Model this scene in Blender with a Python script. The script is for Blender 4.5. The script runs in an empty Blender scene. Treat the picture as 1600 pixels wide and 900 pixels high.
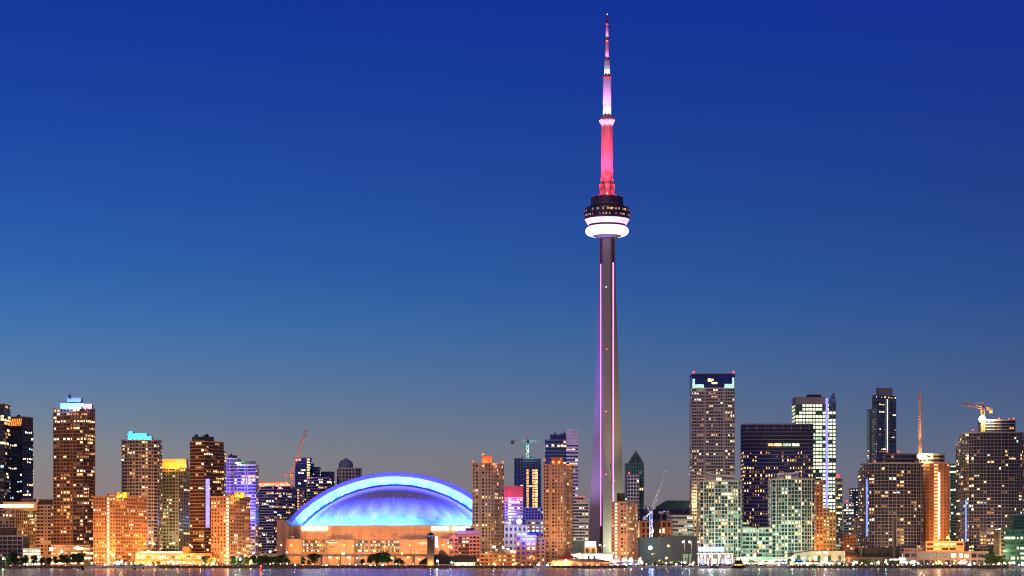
import bpy, bmesh, math, random
from mathutils import Vector, Matrix

# ------------------------------------------------------------------ camera, sky, light, exposure
C = bpy.context.scene.collection
SC = bpy.context.scene
F, HY, CZ = 3517.0, 878.0, 5.0          # focal length in photo pixels, horizon row, eye height (m)
cam = bpy.data.cameras.new('camera'); camo = bpy.data.objects.new('camera', cam); C.objects.link(camo)
camo.location = (0, 0, CZ); camo.rotation_euler = (math.radians(90), 0, 0)
cam.sensor_width = 36.0; cam.lens = 36.0 * F / 1600.0; cam.shift_y = (HY - 450.0) / 1600.0
cam.clip_start = 1.0; cam.clip_end = 60000.0
SC.camera = camo
SC.view_settings.view_transform = 'Standard'; SC.view_settings.look = 'None'
SC.view_settings.exposure = 0.0; SC.view_settings.gamma = 1.0
SC.render.film_transparent = False

def lin(c):
    c = c / 255.0
    return c / 12.92 if c <= 0.04045 else ((c + 0.055) / 1.055) ** 2.4
def rgb(r, g, b): return (lin(r), lin(g), lin(b), 1.0)

W = bpy.data.worlds.new('World'); SC.world = W; W.use_nodes = True
nt = W.node_tree; nt.nodes.clear()
def N(t, **k):
    n = nt.nodes.new(t)
    for a, v in k.items(): setattr(n, a, v)
    return n
out = N('ShaderNodeOutputWorld'); bg = N('ShaderNodeBackground'); geo = N('ShaderNodeTexCoord'); sep = N('ShaderNodeSeparateXYZ')
nt.links.new(geo.outputs['Generated'], sep.inputs[0])
def ramp(stops):
    r = N('ShaderNodeValToRGB'); e = r.color_ramp
    while len(e.elements) > 1: e.elements.remove(e.elements[-1])
    first = True
    for y, col in stops:
        z = (HY - y) / math.hypot(F, HY - y)          # sine of the elevation
        p = max(0.0, z * 2.0)
        if first: e.elements[0].position = p; e.elements[0].color = rgb(*col); first = False
        else:
            q = e.elements.new(p); q.color = rgb(*col)
    q = e.elements.new(1.0); q.color = rgb(10, 30, 110)
    return r
mul = N('ShaderNodeMath', operation='MULTIPLY'); mul.inputs[1].default_value = 2.0; mul.use_clamp = True
nt.links.new(sep.outputs['Z'], mul.inputs[0])
RL = ramp([(878, (160, 134, 124)), (780, (146, 131, 127)), (710, (137, 136, 140)), (650, (112, 132, 156)), (600, (93, 126, 166)),
           (510, (64, 115, 176)), (420, (46, 99, 174)), (310, (36, 84, 170)), (150, (26, 66, 160)), (0, (20, 54, 156))])
RR = ramp([(878, (124, 106, 114)), (800, (110, 103, 118)), (730, (97, 105, 128)), (660, (80, 98, 134)), (570, (62, 90, 139)),
           (465, (44, 78, 145)), (310, (34, 64, 139)), (150, (25, 54, 143)), (0, (20, 47, 147))])
for r in (RL, RR): nt.links.new(mul.outputs[0], r.inputs[0])
dv = N('ShaderNodeMath', operation='DIVIDE'); nt.links.new(sep.outputs['X'], dv.inputs[0])
ab = N('ShaderNodeMath', operation='ABSOLUTE'); nt.links.new(sep.outputs['Y'], ab.inputs[0])
mx0 = N('ShaderNodeMath', operation='MAXIMUM'); nt.links.new(ab.outputs[0], mx0.inputs[0]); mx0.inputs[1].default_value = 0.05
nt.links.new(mx0.outputs[0], dv.inputs[1])
mp = N('ShaderNodeMapRange'); nt.links.new(dv.outputs[0], mp.inputs[0]); mp.inputs[1].default_value = -0.24; mp.inputs[2].default_value = 0.24
mix = N('ShaderNodeMix', data_type='RGBA'); nt.links.new(mp.outputs[0], mix.inputs[0])
nt.links.new(RL.outputs[0], mix.inputs[6]); nt.links.new(RR.outputs[0], mix.inputs[7])
nt.links.new(mix.outputs[2], bg.inputs[0]); bg.inputs[1].default_value = 1.0
nt.links.new(bg.outputs[0], out.inputs[0])

sun = bpy.data.lights.new('fill_sun', 'SUN'); sun.energy = 0.85; sun.angle = math.radians(14); sun.color = (1.0, 0.64, 0.40)  # fill sun added for even warm light on the facades
suno = bpy.data.objects.new('fill_sun', sun); C.objects.link(suno)
suno.rotation_euler = (math.radians(63), 0, math.radians(-16))     # added warm fill from behind the camera, stands in for city glow

cy = SC.cycles
cy.use_denoising = True
cy.max_bounces = 5; cy.diffuse_bounces = 2; cy.glossy_bounces = 3; cy.transmission_bounces = 2; cy.transparent_max_bounces = 4
cy.caustics_reflective = False; cy.caustics_refractive = False
cy.sample_clamp_indirect = 3.0; cy.sample_clamp_direct = 60.0
cy.use_light_tree = True
cy.filter_width = 1.1
SC.render.threads_mode = 'AUTO'

# ------------------------------------------------------------------ helpers
R = random.Random(7)
def X(px, Y): return (px - 800.0) * Y / F
def Z(py, Y): return CZ - (py - HY) * Y / F
GZ = 2.0                                    # street level above the lake

MATS = {}
def newmat(name):
    m = bpy.data.materials.new(name); m.use_nodes = True; m.node_tree.nodes.clear(); MATS[name] = m
    return m, m.node_tree
def link(t, a, b): t.links.new(a, b)

def solid(name, c, var=0.18, rough=0.8, scale=0.25, metal=0.0, spec=0.4, streak=True):
    m, t = newmat(name)
    o = t.nodes.new('ShaderNodeOutputMaterial'); p = t.nodes.new('ShaderNodeBsdfPrincipled')
    g = t.nodes.new('ShaderNodeNewGeometry'); mpn = t.nodes.new('ShaderNodeMapping')
    mpn.inputs['Scale'].default_value = (1, 1, 0.25 if streak else 1)
    n1 = t.nodes.new('ShaderNodeTexNoise'); n1.inputs['Scale'].default_value = scale; n1.inputs['Detail'].default_value = 5
    cr = t.nodes.new('ShaderNodeMapRange'); cr.inputs[1].default_value = 0.3; cr.inputs[2].default_value = 0.7
    cr.inputs[3].default_value = 1 - var; cr.inputs[4].default_value = 1 + var
    mm = t.nodes.new('ShaderNodeMix'); mm.data_type = 'RGBA'; mm.blend_type = 'MULTIPLY'; mm.inputs[0].default_value = 1
    mm.inputs[6].default_value = (*c, 1)
    link(t, g.outputs['Position'], mpn.inputs[0]); link(t, mpn.outputs[0], n1.inputs['Vector'])
    link(t, n1.outputs[0], cr.inputs[0]); link(t, cr.outputs[0], mm.inputs[7]); link(t, mm.outputs[2], p.inputs['Base Color'])
    p.inputs['Roughness'].default_value = rough; p.inputs['Metallic'].default_value = metal
    p.inputs['Specular IOR Level'].default_value = spec
    link(t, p.outputs[0], o.inputs[0])
    return m

def glass(name, c, rough=0.16, metal=0.35):
    m, t = newmat(name)
    o = t.nodes.new('ShaderNodeOutputMaterial'); p = t.nodes.new('ShaderNodeBsdfPrincipled')
    g = t.nodes.new('ShaderNodeNewGeometry'); n = t.nodes.new('ShaderNodeTexNoise'); n.inputs['Scale'].default_value = 0.5
    cr = t.nodes.new('ShaderNodeMapRange'); cr.inputs[1].default_value = 0.35; cr.inputs[2].default_value = 0.65
    cr.inputs[3].default_value = 0.4; cr.inputs[4].default_value = 1.5
    mm = t.nodes.new('ShaderNodeMix'); mm.data_type = 'RGBA'; mm.blend_type = 'MULTIPLY'; mm.inputs[0].default_value = 1
    mm.inputs[6].default_value = (*c, 1)
    link(t, g.outputs['Position'], n.inputs['Vector']); link(t, n.outputs[0], cr.inputs[0]); link(t, cr.outputs[0], mm.inputs[7])
    link(t, mm.outputs[2], p.inputs['Base Color'])
    p.inputs['Roughness'].default_value = rough; p.inputs['Metallic'].default_value = metal
    link(t, p.outputs[0], o.inputs[0])
    return m

def emit(name, c, s, sample=False, noise=0.0, scale=0.6, base=(0.1, 0.1, 0.1)):
    m, t = newmat(name)
    o = t.nodes.new('ShaderNodeOutputMaterial'); p = t.nodes.new('ShaderNodeBsdfPrincipled')
    p.inputs['Base Color'].default_value = (*base, 1); p.inputs['Roughness'].default_value = 0.5
    p.inputs['Emission Color'].default_value = (*c, 1); p.inputs['Emission Strength'].default_value = s
    if noise:
        g = t.nodes.new('ShaderNodeNewGeometry'); n = t.nodes.new('ShaderNodeTexNoise'); n.inputs['Scale'].default_value = scale
        n.inputs['Detail'].default_value = 3
        cr = t.nodes.new('ShaderNodeMapRange'); cr.inputs[1].default_value = 0.34; cr.inputs[2].default_value = 0.66
        cr.inputs[3].default_value = s * (1 - noise); cr.inputs[4].default_value = s * (1 + noise)
        link(t, g.outputs['Position'], n.inputs['Vector']); link(t, n.outputs[0], cr.inputs[0]); link(t, cr.outputs[0], p.inputs['Emission Strength'])
    link(t, p.outputs[0], o.inputs[0])
    m.cycles.emission_sampling = 'AUTO' if sample else 'NONE'
    return m

# walls
solid('brick_orange', (0.42, 0.20, 0.11)); solid('brick_brown', (0.26, 0.13, 0.08)); solid('brick_dark', (0.13, 0.075, 0.06))
solid('tan', (0.40, 0.30, 0.21)); solid('beige', (0.48, 0.37, 0.27)); solid('pinkish', (0.44, 0.31, 0.27)); solid('olive', (0.30, 0.27, 0.18))
solid('terracotta', (0.50, 0.26, 0.15)); solid('concrete', (0.38, 0.36, 0.33)); solid('concrete_warm', (0.48, 0.37, 0.28))
solid('pale', (0.62, 0.60, 0.56)); solid('white_paint', (0.78, 0.78, 0.76), var=0.08); solid('lilac', (0.50, 0.46, 0.60)); solid('dark_wall', (0.05, 0.05, 0.065))
solid('navy', (0.03, 0.035, 0.09)); solid('mint', (0.50, 0.53, 0.43)); solid('grey', (0.30, 0.31, 0.31)); solid('dark_brown', (0.07, 0.045, 0.04))
solid('blue_grey', (0.16, 0.19, 0.26)); solid('teal_wall', (0.20, 0.32, 0.31)); solid('form_orange', (0.55, 0.16, 0.05)); solid('pink_panel', (0.36, 0.09, 0.13))
solid('purple_wall', (0.30, 0.26, 0.52)); solid('shed_grey', (0.17, 0.23, 0.25), var=0.08); solid('slab_dark', (0.20, 0.16, 0.15)); solid('slab_pale', (0.34, 0.31, 0.31))
solid('metal', (0.35, 0.35, 0.36), rough=0.45, metal=0.6); solid('black', (0.02, 0.02, 0.022), rough=0.6); solid('red_paint', (0.5, 0.03, 0.02), rough=0.5)
solid('yellow_paint', (0.6, 0.35, 0.05), rough=0.5); solid('blue_paint', (0.04, 0.10, 0.5), rough=0.5); solid('asphalt', (0.05, 0.05, 0.052), var=0.25, streak=False)
solid('grass_green', (0.05, 0.10, 0.025), var=0.4, streak=False); solid('leaf', (0.055, 0.105, 0.03), var=0.5, rough=0.6, scale=0.8, streak=False)
solid('leaf_olive', (0.10, 0.12, 0.03), var=0.5, rough=0.6, scale=0.8, streak=False); solid('bark', (0.09, 0.06, 0.04))
solid('roof_panel', (0.30, 0.32, 0.40), var=0.05, rough=0.45); solid('roof_rim', (0.34, 0.34, 0.42), var=0.08, rough=0.5); solid('wood', (0.35, 0.2, 0.1))
solid('canvas', (0.8, 0.78, 0.72), var=0.05); solid('crane_orange', (0.55, 0.24, 0.08), rough=0.5); solid('crane_white', (0.62, 0.62, 0.62), rough=0.5)
solid('copper_green', (0.06, 0.16, 0.13), var=0.2); solid('paving', (0.16, 0.14, 0.12), var=0.25, streak=False)
# dark glazing
glass('g_dark', (0.03, 0.045, 0.08)); glass('g_blue', (0.03, 0.05, 0.32)); glass('g_teal', (0.03, 0.09, 0.10)); glass('g_violet', (0.10, 0.08, 0.34))
glass('g_brown', (0.09, 0.05, 0.035)); glass('g_green', (0.05, 0.14, 0.10)); glass('g_steel', (0.20, 0.26, 0.34), metal=0.6)
# lit windows
emit('l_amber', (1.0, 0.50, 0.16), 1.4, noise=0.6); emit('l_warm', (1.0, 0.66, 0.28), 1.9, noise=0.6); emit('l_pale', (1.0, 0.86, 0.55), 1.9, noise=0.5)
emit('l_dim', (1.0, 0.46, 0.17), 0.55, noise=0.7); emit('l_white', (0.95, 1.0, 0.85), 1.6, noise=0.6); emit('l_cool', (0.55, 0.85, 1.0), 1.2, noise=0.5)
emit('l_green', (0.62, 1.0, 0.62), 0.9, noise=0.6); emit('l_blue', (0.12, 0.30, 1.0), 1.2, noise=0.4); emit('l_orange', (1.0, 0.30, 0.05), 1.3, noise=0.5)
emit('l_faint', (1.0, .55, .3), .16, noise=.8); emit('l_teal_dim', (.35, 1.0, .75), .2, noise=.8); emit('l_red', (1.0, 0.08, 0.08), 1.6); emit('l_glow', (1.0, 0.82, 0.45), 5.0, noise=0.5); emit('l_mint', (0.55, 1.0, 0.85), 1.0, noise=0.4)
emit('sign_blue', (0.25, 0.6, 1.0), 2.5); emit('l_green_bright', (0.1, 1.0, 0.25), 2.0); emit('l_violet', (0.30, 0.25, 1.0), 1.6, noise=0.3); emit('l_office', (0.9, 1.0, 0.62), 1.5, noise=0.6)
PAL = {
 'warm': ['l_warm'] * 6 + ['l_pale'] * 3 + ['l_amber'] * 5 + ['l_dim'] * 7 + ['l_faint'] * 4 + ['l_white'],
 'dim': ['l_dim'] * 5 + ['l_amber'] * 3 + ['l_warm'] * 2,
 'mixed': ['l_warm'] * 5 + ['l_pale'] * 4 + ['l_amber'] * 3 + ['l_white'] * 2 + ['l_cool'] + ['l_dim'] * 5 + ['l_faint'] * 4,
 'cool': ['l_white'] * 4 + ['l_pale'] * 3 + ['l_cool'] * 2 + ['l_green', 'l_warm'],
 'office': ['l_office'] * 8 + ['l_white'] * 3 + ['l_pale'] * 2 + ['l_green'],
 'green': ['l_pale'] * 3 + ['l_warm'] * 5 + ['l_green'] * 2 + ['l_mint'] + ['l_dim'] * 2 + ['l_teal_dim'] * 4,
 'orange': ['l_orange'] * 2 + ['l_amber'] * 5 + ['l_warm'] * 5 + ['l_pale'] * 2,
}

class MB:
    """collects boxes, prisms and tubes and links them as ONE mesh object; o = world origin of the thing"""
    def __init__(s, o=(0, 0, 0)): s.v = []; s.f = []; s.mi = []; s.mats = []; s.o = o
    def mat(s, m):
        if m not in s.mats: s.mats.append(m)
        return s.mats.index(m)
    def add(s, vs, fs, m):
        k = len(s.v); i = s.mat(m)
        s.v += [(x - s.o[0], y - s.o[1], z - s.o[2]) for x, y, z in vs]
        for f in fs: s.f.append(tuple(a + k for a in f)); s.mi.append(i)
    def box(s, x0, x1, y0, y1, z0, z1, m):
        s.add([(x0, y0, z0), (x1, y0, z0), (x1, y1, z0), (x0, y1, z0), (x0, y0, z1), (x1, y0, z1), (x1, y1, z1), (x0, y1, z1)],
              [(0, 3, 2, 1), (4, 5, 6, 7), (0, 1, 5, 4), (1, 2, 6, 5), (2, 3, 7, 6), (3, 0, 4, 7)], m)
    def obox(s, c, u, n, a, b, z0, z1, m):
        """box at c, half width a along unit u, from 0 to b along unit n"""
        p = [(c[0] - u[0] * a, c[1] - u[1] * a), (c[0] + u[0] * a, c[1] + u[1] * a),
             (c[0] + u[0] * a + n[0] * b, c[1] + u[1] * a + n[1] * b), (c[0] - u[0] * a + n[0] * b, c[1] - u[1] * a + n[1] * b)]
        s.add([(x, y, z0) for x, y in p] + [(x, y, z1) for x, y in p],
              [(0, 1, 2, 3), (4, 7, 6, 5), (0, 4, 5, 1), (1, 5, 6, 2), (2, 6, 7, 3), (3, 7, 4, 0)], m)
    def prism(s, P, z0, z1, m):
        n = len(P)
        s.add([(x, y, z0) for x, y in P] + [(x, y, z1) for x, y in P],
              [tuple(range(n - 1, -1, -1)), tuple(range(n, 2 * n))] + [(i, (i + 1) % n, (i + 1) % n + n, i + n) for i in range(n)], m)
    def loft(s, secs, m, caps=True):
        n = len(secs[0]); vs = [p for q in secs for p in q]; fs = []
        for k in range(len(secs) - 1):
            for i in range(n):
                j = (i + 1) % n; fs.append((k * n + i, k * n + j, (k + 1) * n + j, (k + 1) * n + i))
        if caps: fs += [tuple(range(n - 1, -1, -1)), tuple(range((len(secs) - 1) * n, len(secs) * n))]
        s.add(vs, fs, m)
    def lathe(s, cx, cyy, prof, m, n=24):
        s.loft([[(cx + r * math.cos(2 * math.pi * i / n), cyy + r * math.sin(2 * math.pi * i / n), z) for i in range(n)] for r, z in prof], m)
    def tube(s, a, b, r, m, n=6, r2=None):
        a = Vector(a); b = Vector(b); d = (b - a).normalized(); r2 = r if r2 is None else r2
        u = d.cross(Vector((0, 0, 1)))
        u = Vector((1, 0, 0)) if u.length < 1e-3 else u.normalized()
        w = d.cross(u)
        q = lambda c, rr: [tuple(c + (u * math.cos(2 * math.pi * i / n) + w * math.sin(2 * math.pi * i / n)) * rr) for i in range(n)]
        s.loft([q(a, r), q(b, r2)], m)
    def truss(s, a, b, w, r, m, step=None):
        """square lattice boom from a to b"""
        a = Vector(a); b = Vector(b); L = (b - a).length; d = (b - a) / L
        u = d.cross(Vector((0, 1, 0)))
        u = Vector((1, 0, 0)) if u.length < 1e-3 else u.normalized()
        v = d.cross(u); h = w / 2; step = step or w * 1.3
        cs = [u * h + v * h, -u * h + v * h, -u * h - v * h, u * h - v * h]
        for c in cs: s.tube(a + c, b + c, r, m, 4)
        k = max(1, int(L / step))
        for i in range(k):
            p = a + d * (L * i / k); q = a + d * (L * (i + 1) / k)
            for j in range(4):
                s.tube(p + cs[j], q + cs[(j + 1) % 4], r * 0.7, m, 3)
    def build(s, name, parent=None, smooth=False):
        me = bpy.data.meshes.new(name); me.from_pydata(s.v, [], s.f)
        for m in s.mats: me.materials.append(MATS[m])
        me.polygons.foreach_set('material_index', s.mi)
        if smooth: me.polygons.foreach_set('use_smooth', [True] * len(s.f))
        me.update()
        o = bpy.data.objects.new(name, me); C.objects.link(o)
        if parent is not None: o.parent = parent
        else: o.location = s.o
        return o

def tag(o, label, cat, group=None, kind=None):
    if label: o['label'] = label
    if cat: o['category'] = cat
    if group: o['group'] = group
    if kind: o['kind'] = kind
    return o
def empty(name, loc, label, cat, group=None, rz=0):
    o = bpy.data.objects.new(name, None); o.location = loc; o.rotation_euler = (0, 0, rz); C.objects.link(o)
    o.empty_display_size = 1
    return tag(o, label, cat, group)
def light(kind, name, loc, color, power, parent=None, pl=(0, 0, 0), radius=0.6, aim=None, spot=60, blend=0.6, size=None):
    """a lamp; loc in world metres, parented to the thing whose origin is pl"""
    L = bpy.data.lights.new(name, kind); L.energy = power; L.color = color
    if kind in ('POINT', 'SPOT'): L.shadow_soft_size = radius
    if kind == 'SPOT': L.spot_size = math.radians(spot); L.spot_blend = blend
    if kind == 'AREA': L.shape = 'RECTANGLE'; L.size, L.size_y = size
    o = bpy.data.objects.new(name, L); C.objects.link(o)
    o.location = Vector(loc) - Vector(pl)
    if parent is not None: o.parent = parent
    if aim is not None: o.rotation_euler = (Vector(aim) - Vector(loc)).to_track_quat('-Z', 'Y').to_euler()
    return o
def offset(P, d):
    n = len(P); out = []
    for i in range(n):
        a = Vector(P[i - 1]); b = Vector(P[i]); c = Vector(P[(i + 1) % n])
        e1 = (b - a).normalized(); e2 = (c - b).normalized()
        n1 = Vector((e1.y, -e1.x)); n2 = Vector((e2.y, -e2.x))
        k = n1 + n2; s = 1 + n1.dot(n2)
        out.append(tuple(b + k * (d / max(s, 0.2))))
    return out

# footprints, counter-clockwise from above, the camera on the -Y side
def fp_box(x0, x1, Y, d=26): return [(x0, Y), (x1, Y), (x1, Y + d), (x0, Y + d)]
def fp_corner(x0, xc, x1, Y, turn=None):
    a, b = xc - x0, x1 - xc
    t = math.tan(math.radians(turn)) if turn else math.sqrt(b / a) * math.sqrt(a / b)
    t = max(0.35, min(2.5, t)); dl, dr = a * t, b / t
    return [(x0, Y + dl), (xc, Y), (x1, Y + dr), (x0 + b, Y + dl + dr)]
def fp_round(x0, x1, Y, d=28, bulge=9, n=8, squareness=1.0):
    cx, a = (x0 + x1) / 2, (x1 - x0) / 2; P = []
    for i in range(n + 1):
        t = math.pi + math.pi * i / n
        P.append((cx + a * math.cos(t), Y + bulge + bulge * math.sin(t) * squareness))
    return P + [(x1, Y + d), (x0, Y + d)]
def fp_chamfer(x0, x1, Y, d=26, c=5): return [(x0, Y + c), (x0 + c, Y), (x1 - c, Y), (x1, Y + c), (x1, Y + d - c), (x1 - c, Y + d), (x0 + c, Y + d), (x0, Y + d - c)]

WMESH = {}
def wmesh(w, h, m):
    k = (round(w, 1), round(h, 1), m)
    if k not in WMESH:
        b = MB(); b.box(-k[0] / 2, k[0] / 2, -0.09, 0.03, 0, k[1], m)
        me = bpy.data.meshes.new('window'); me.from_pydata(b.v, [], b.f); me.materials.append(MATS[m]); me.update(); WMESH[k] = me
    return WMESH[k]

NW = [0]
def facade(root, P, zb, zt, fh=3.0, bw=3.2, pat=(0.6,), hf=0.55, slab=None, pier=None, wall='tan', gl='g_dark', lit=0.2, pal='warm',
           cap=100, cols=(), rows=(), blank_top=0, sep_slabs=False, parapet=0.9, runs=2, bays=None, name='wall'):
    """walls, floor edges, piers and windows of one volume of a building"""
    o = tuple(root.location)
    w = MB(o); w.prism(P, zb, zt, wall)
    nf = max(1, int(round((zt - zb) / fh))); fh = (zt - zb) / nf
    if parapet: w.prism(offset(P, 0.28), zt - 0.35, zt + parapet, slab[2] if slab else wall)
    if slab:
        sp = offset(P, slab[0])
        if not sep_slabs:
            for f in range(1, nf): w.prism(sp, zb + f * fh - slab[1] / 2, zb + f * fh + slab[1] / 2, slab[2])
        else:
            me = None
            for f in range(1, nf):
                if me is None:
                    b = MB(o); b.prism(sp, zb - slab[1] / 2, zb + slab[1] / 2, slab[2]); q = b.build('balcony', root); me = q.data
                else: q = bpy.data.objects.new('balcony', me); C.objects.link(q); q.parent = root
                q.location = (0, 0, f * fh)
    wins = []
    for i in range(len(P)):
        a = Vector(P[i]); b = Vector(P[(i + 1) % len(P)]); L = (b - a).length
        if L < 1.2: continue
        u = (b - a) / L; n = Vector((u.y, -u.x))
        if n.y > 0.35: continue
        nb = max(1, int(round(L / bw))); bb = L / nb
        if pier:
            for k in range(nb + 1):
                c = a + u * min(max(k * bb, pier[1] / 2), L - pier[1] / 2)
                w.obox(c, u, n, pier[1] / 2, pier[0], zb, zt - 0.4, pier[2])
        ang = math.atan2(u.y, u.x)
        for f in range(nf - blank_top):
            k = 0; run = 0; cur = None
            prow = dict((r[0], r) for r in rows).get(f if True else None)
            while k < nb:
                fr = pat[k % len(pat)]
                if run > 0: run -= 1; m = cur
                elif R.random() < 1.05 * lit / max(1, runs * 0.65):
                    cur = R.choice(PAL[pal]); run = R.randint(0, runs); m = cur
                else: m = gl
                if prow and R.random() < prow[2]: m = prow[1]
                for fi, bi, mm_ in cols:
                    if fi == i and bi == k: m = mm_
                if fr > 0.05:
                    c = a + u * ((k + 0.5) * bb)
                    ww = max(0.4, bb * fr - (pier[1] if pier and fr > 0.8 else 0)); hh = fh * hf
                    if m != gl and m[0] == 'l' and lit < .7 and not any(fi == i and bi == k for fi, bi, _ in cols):
                        ww = max(.7, ww * R.choice((1, 1, .85, .7, .5))); hh *= R.choice((1, 1, 1, .8, .6)); c = c + u * R.uniform(-.5, .5) * max(0, bb * fr - ww)
                    wins.append((m != gl and m[0] == 'l', abs(n.y), c + n * 0.02, zb + f * fh + (fh - fh * hf) * 0.55, ww, hh, ang, m, u, n))
                k += 1
    w.build(name, root)
    # the windows that show largest are parts of their own, the rest of a big facade is one piece
    wins.sort(key=lambda q: (-q[0], -q[1]))
    cap = min(cap, 100)
    for q in wins[:cap]:
        ob = bpy.data.objects.new('window', wmesh(q[4], q[5], q[7])); C.objects.link(ob); ob.parent = root
        ob.location = (q[2].x - o[0], q[2].y - o[1], q[3] - o[2]); ob.rotation_euler = (0, 0, q[6])
    if len(wins) > cap:
        b = MB(o)
        for q in wins[cap:]: b.obox((q[2].x - q[9].x * 0.05, q[2].y - q[9].y * 0.05), q[8], q[9], q[4] / 2, 0.12, q[3], q[3] + q[5], q[7])
        ob = b.build('windows_rest' if False else 'window', root); ob['kind'] = 'stuff'
    NW[0] += len(wins)

def bld(name, label, px, top, Y, kind='box', d=26, bot=None, group=None, cat='building', **st):
    """px = (x0, x1) or (x0, corner, x1) in photo pixels at distance Y"""
    x0, x1 = X(px[0], Y), X(px[-1], Y)
    root = empty(name, ((x0 + x1) / 2, Y, GZ), label, cat, group)
    if kind == 'corner': P = fp_corner(x0, X(px[1], Y), x1, Y, st.pop('turn', None))
    elif kind == 'round': P = fp_round(x0, x1, Y, d, st.pop('bulge', 9), st.pop('seg', 8))
    elif kind == 'chamfer': P = fp_chamfer(x0, x1, Y, d, st.pop('c', 5))
    else: P = fp_box(x0, x1, Y, d)
    zb = GZ if bot is None else Z(bot, Y)
    facade(root, P, zb, Z(top, Y), **st)
    root['_p'] = 0; del root['_p']
    return root
def box_part(root, nm, px0, px1, t, b, Y, dd, m, inset=2.0, ribs=0):
    w = MB(tuple(root.location)); x0, x1 = X(px0, Y), X(px1, Y); z0, z1 = Z(b, Y), Z(t, Y)
    w.box(x0, x1, Y + inset, Y + inset + dd, z0, z1, m)
    w.box(x0 - 0.3, x1 + 0.3, Y + inset - 0.3, Y + inset + dd + 0.3, z1, z1 + 0.5, m)
    for k in range(ribs):
        xx = x0 + (x1 - x0) * (k + 0.5) / ribs
        w.box(xx - 0.2, xx + 0.2, Y + inset - 0.22, Y + inset, z0, z1 - 0.01, m)
    return w.build(nm, root)
def rooftop(root, px0, px1, y, Y, n=5):
    """small plant, vents and masts on a roof, each its own part"""
    z = Z(y, Y) + 0.85
    for k in range(n):
        w = MB(tuple(root.location))
        xx = X(R.uniform(px0 + 1, px1 - 1), Y); ww = R.uniform(0.6, 2.2); hh = R.uniform(0.8, 2.4)
        w.box(xx - ww / 2, xx + ww / 2, Y + 4, Y + 7, z - 1.5, z + hh, 'dark_wall')
        if k % 2: w.tube((xx, Y + 6, z + hh - .2), (xx, Y + 6, z + hh + R.uniform(1.5, 4.5)), 0.1, 'metal', 4)
        w.build('roof_unit', root)
def beacon(root, px, py, Y, m='l_red', r=0.9):
    w = MB(tuple(root.location)); x, z = X(px, Y), Z(py, Y)
    w.lathe(x, Y, [(r * 0.5, z - r), (r, z - 0.3 * r), (r, z + 0.3 * r), (r * 0.5, z + r)], m, 8)
    w.tube((x, Y, z - 3.5), (x, Y, z - r), 0.12, 'metal', 4)
    return w.build('beacon', root)
def strip(root, nm, px0, px1, t, b, Y, m, dy=-0.6, th=0.35):
    w = MB(tuple(root.location)); w.box(X(px0, Y), X(px1, Y), Y + dy - th, Y + dy, Z(b, Y), Z(t, Y), m); return w.build(nm, root)

def lampball(root, px, py, Y, col, power, g):
    """a flood lamp: a glowing globe on its bracket with the lamp's own light behind it"""
    n = 'glow_%d_%d_%d' % tuple(int(v * 20) for v in col)
    if n not in MATS: emit(n, tuple(.3 + .7 * v for v in col), 9.0)
    x, z = X(px, Y), Z(py, Y); w = MB(tuple(root.location))
    w.lathe(x, Y, [(g * math.sin(math.radians(a)) + .01, z - g * math.cos(math.radians(a))) for a in range(0, 181, 18)], n, 14); q = w.build('flood_lamp', root, smooth=True)
    w = MB(tuple(root.location)); w.box(x - g * .4, x + g * .4, Y + g * .7, Y + g + .5, z - .3, z + .3, 'metal'); w.build('bracket', q)
    light('POINT', 'lamp_light', (x + g + .4, Y - .3, z), col, power, root, root.location, radius=.3)

# ------------------------------------------------------------------ the setting: lake, land, quay, roads
def sheet(name, x0, x1, y0, y1, z, m, kind='structure'):
    b = MB((0, 0, 0)); b.add([(x0, y0, z), (x1, y0, z), (x1, y1, z), (x0, y1, z)], [(0, 1, 2, 3)], m)
    o = b.build(name); o['kind'] = kind; return o
m, t = newmat('lake')
o_ = t.nodes.new('ShaderNodeOutputMaterial'); p_ = t.nodes.new('ShaderNodeBsdfPrincipled')
g_ = t.nodes.new('ShaderNodeNewGeometry'); ma_ = t.nodes.new('ShaderNodeMapping'); ma_.inputs['Scale'].default_value = (0.08, 1.0, 1)
n_ = t.nodes.new('ShaderNodeTexNoise'); n_.inputs['Scale'].default_value = 0.12; n_.inputs['Detail'].default_value = 2
bu_ = t.nodes.new('ShaderNodeBump'); bu_.inputs['Strength'].default_value = 0.04; bu_.inputs['Distance'].default_value = 0.05
link(t, g_.outputs['Position'], ma_.inputs[0]); link(t, ma_.outputs[0], n_.inputs['Vector']); link(t, n_.outputs[0], bu_.inputs['Height'])
link(t, bu_.outputs[0], p_.inputs['Normal'])
p_.inputs['Base Color'].default_value = (0.02, 0.04, 0.11, 1); p_.inputs['Roughness'].default_value = 0.15; p_.inputs['IOR'].default_value = 1.33
link(t, p_.outputs[0], o_.inputs[0])
SH = 1758.0                                    # distance of the quay
sheet('water', -9000, 9000, -400, 1760, 0.0, 'lake')
b = MB((0, 0, 0)); b.box(-9000, 9000, SH, 40000, -1.0, GZ, 'paving'); gnd = b.build('ground'); gnd['kind'] = 'structure'
b = MB((0, 0, 0)); b.box(-700, 700, SH - 1.0, SH, -1.0, GZ + 0.15, 'slab_dark')
for k in range(-175, 176): b.box(k * 4 - 0.3, k * 4 + 0.3, SH - 1.5, SH - 1.0, -1.0, GZ - 0.2, 'black')
q = b.build('quay_wall'); tag(q, 'long dark concrete quay wall along the whole waterline', 'quay wall')
sheet('lawn', X(-20, 1764), X(148, 1764), 1763, 1785, GZ + 0.02, 'grass_green')
sheet('lawn', X(360, 1764), X(520, 1764), 1763, 1785, GZ + 0.02, 'grass_green')
sheet('road', -800, 800, 1830, 1846, GZ + 0.02, 'asphalt')
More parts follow.
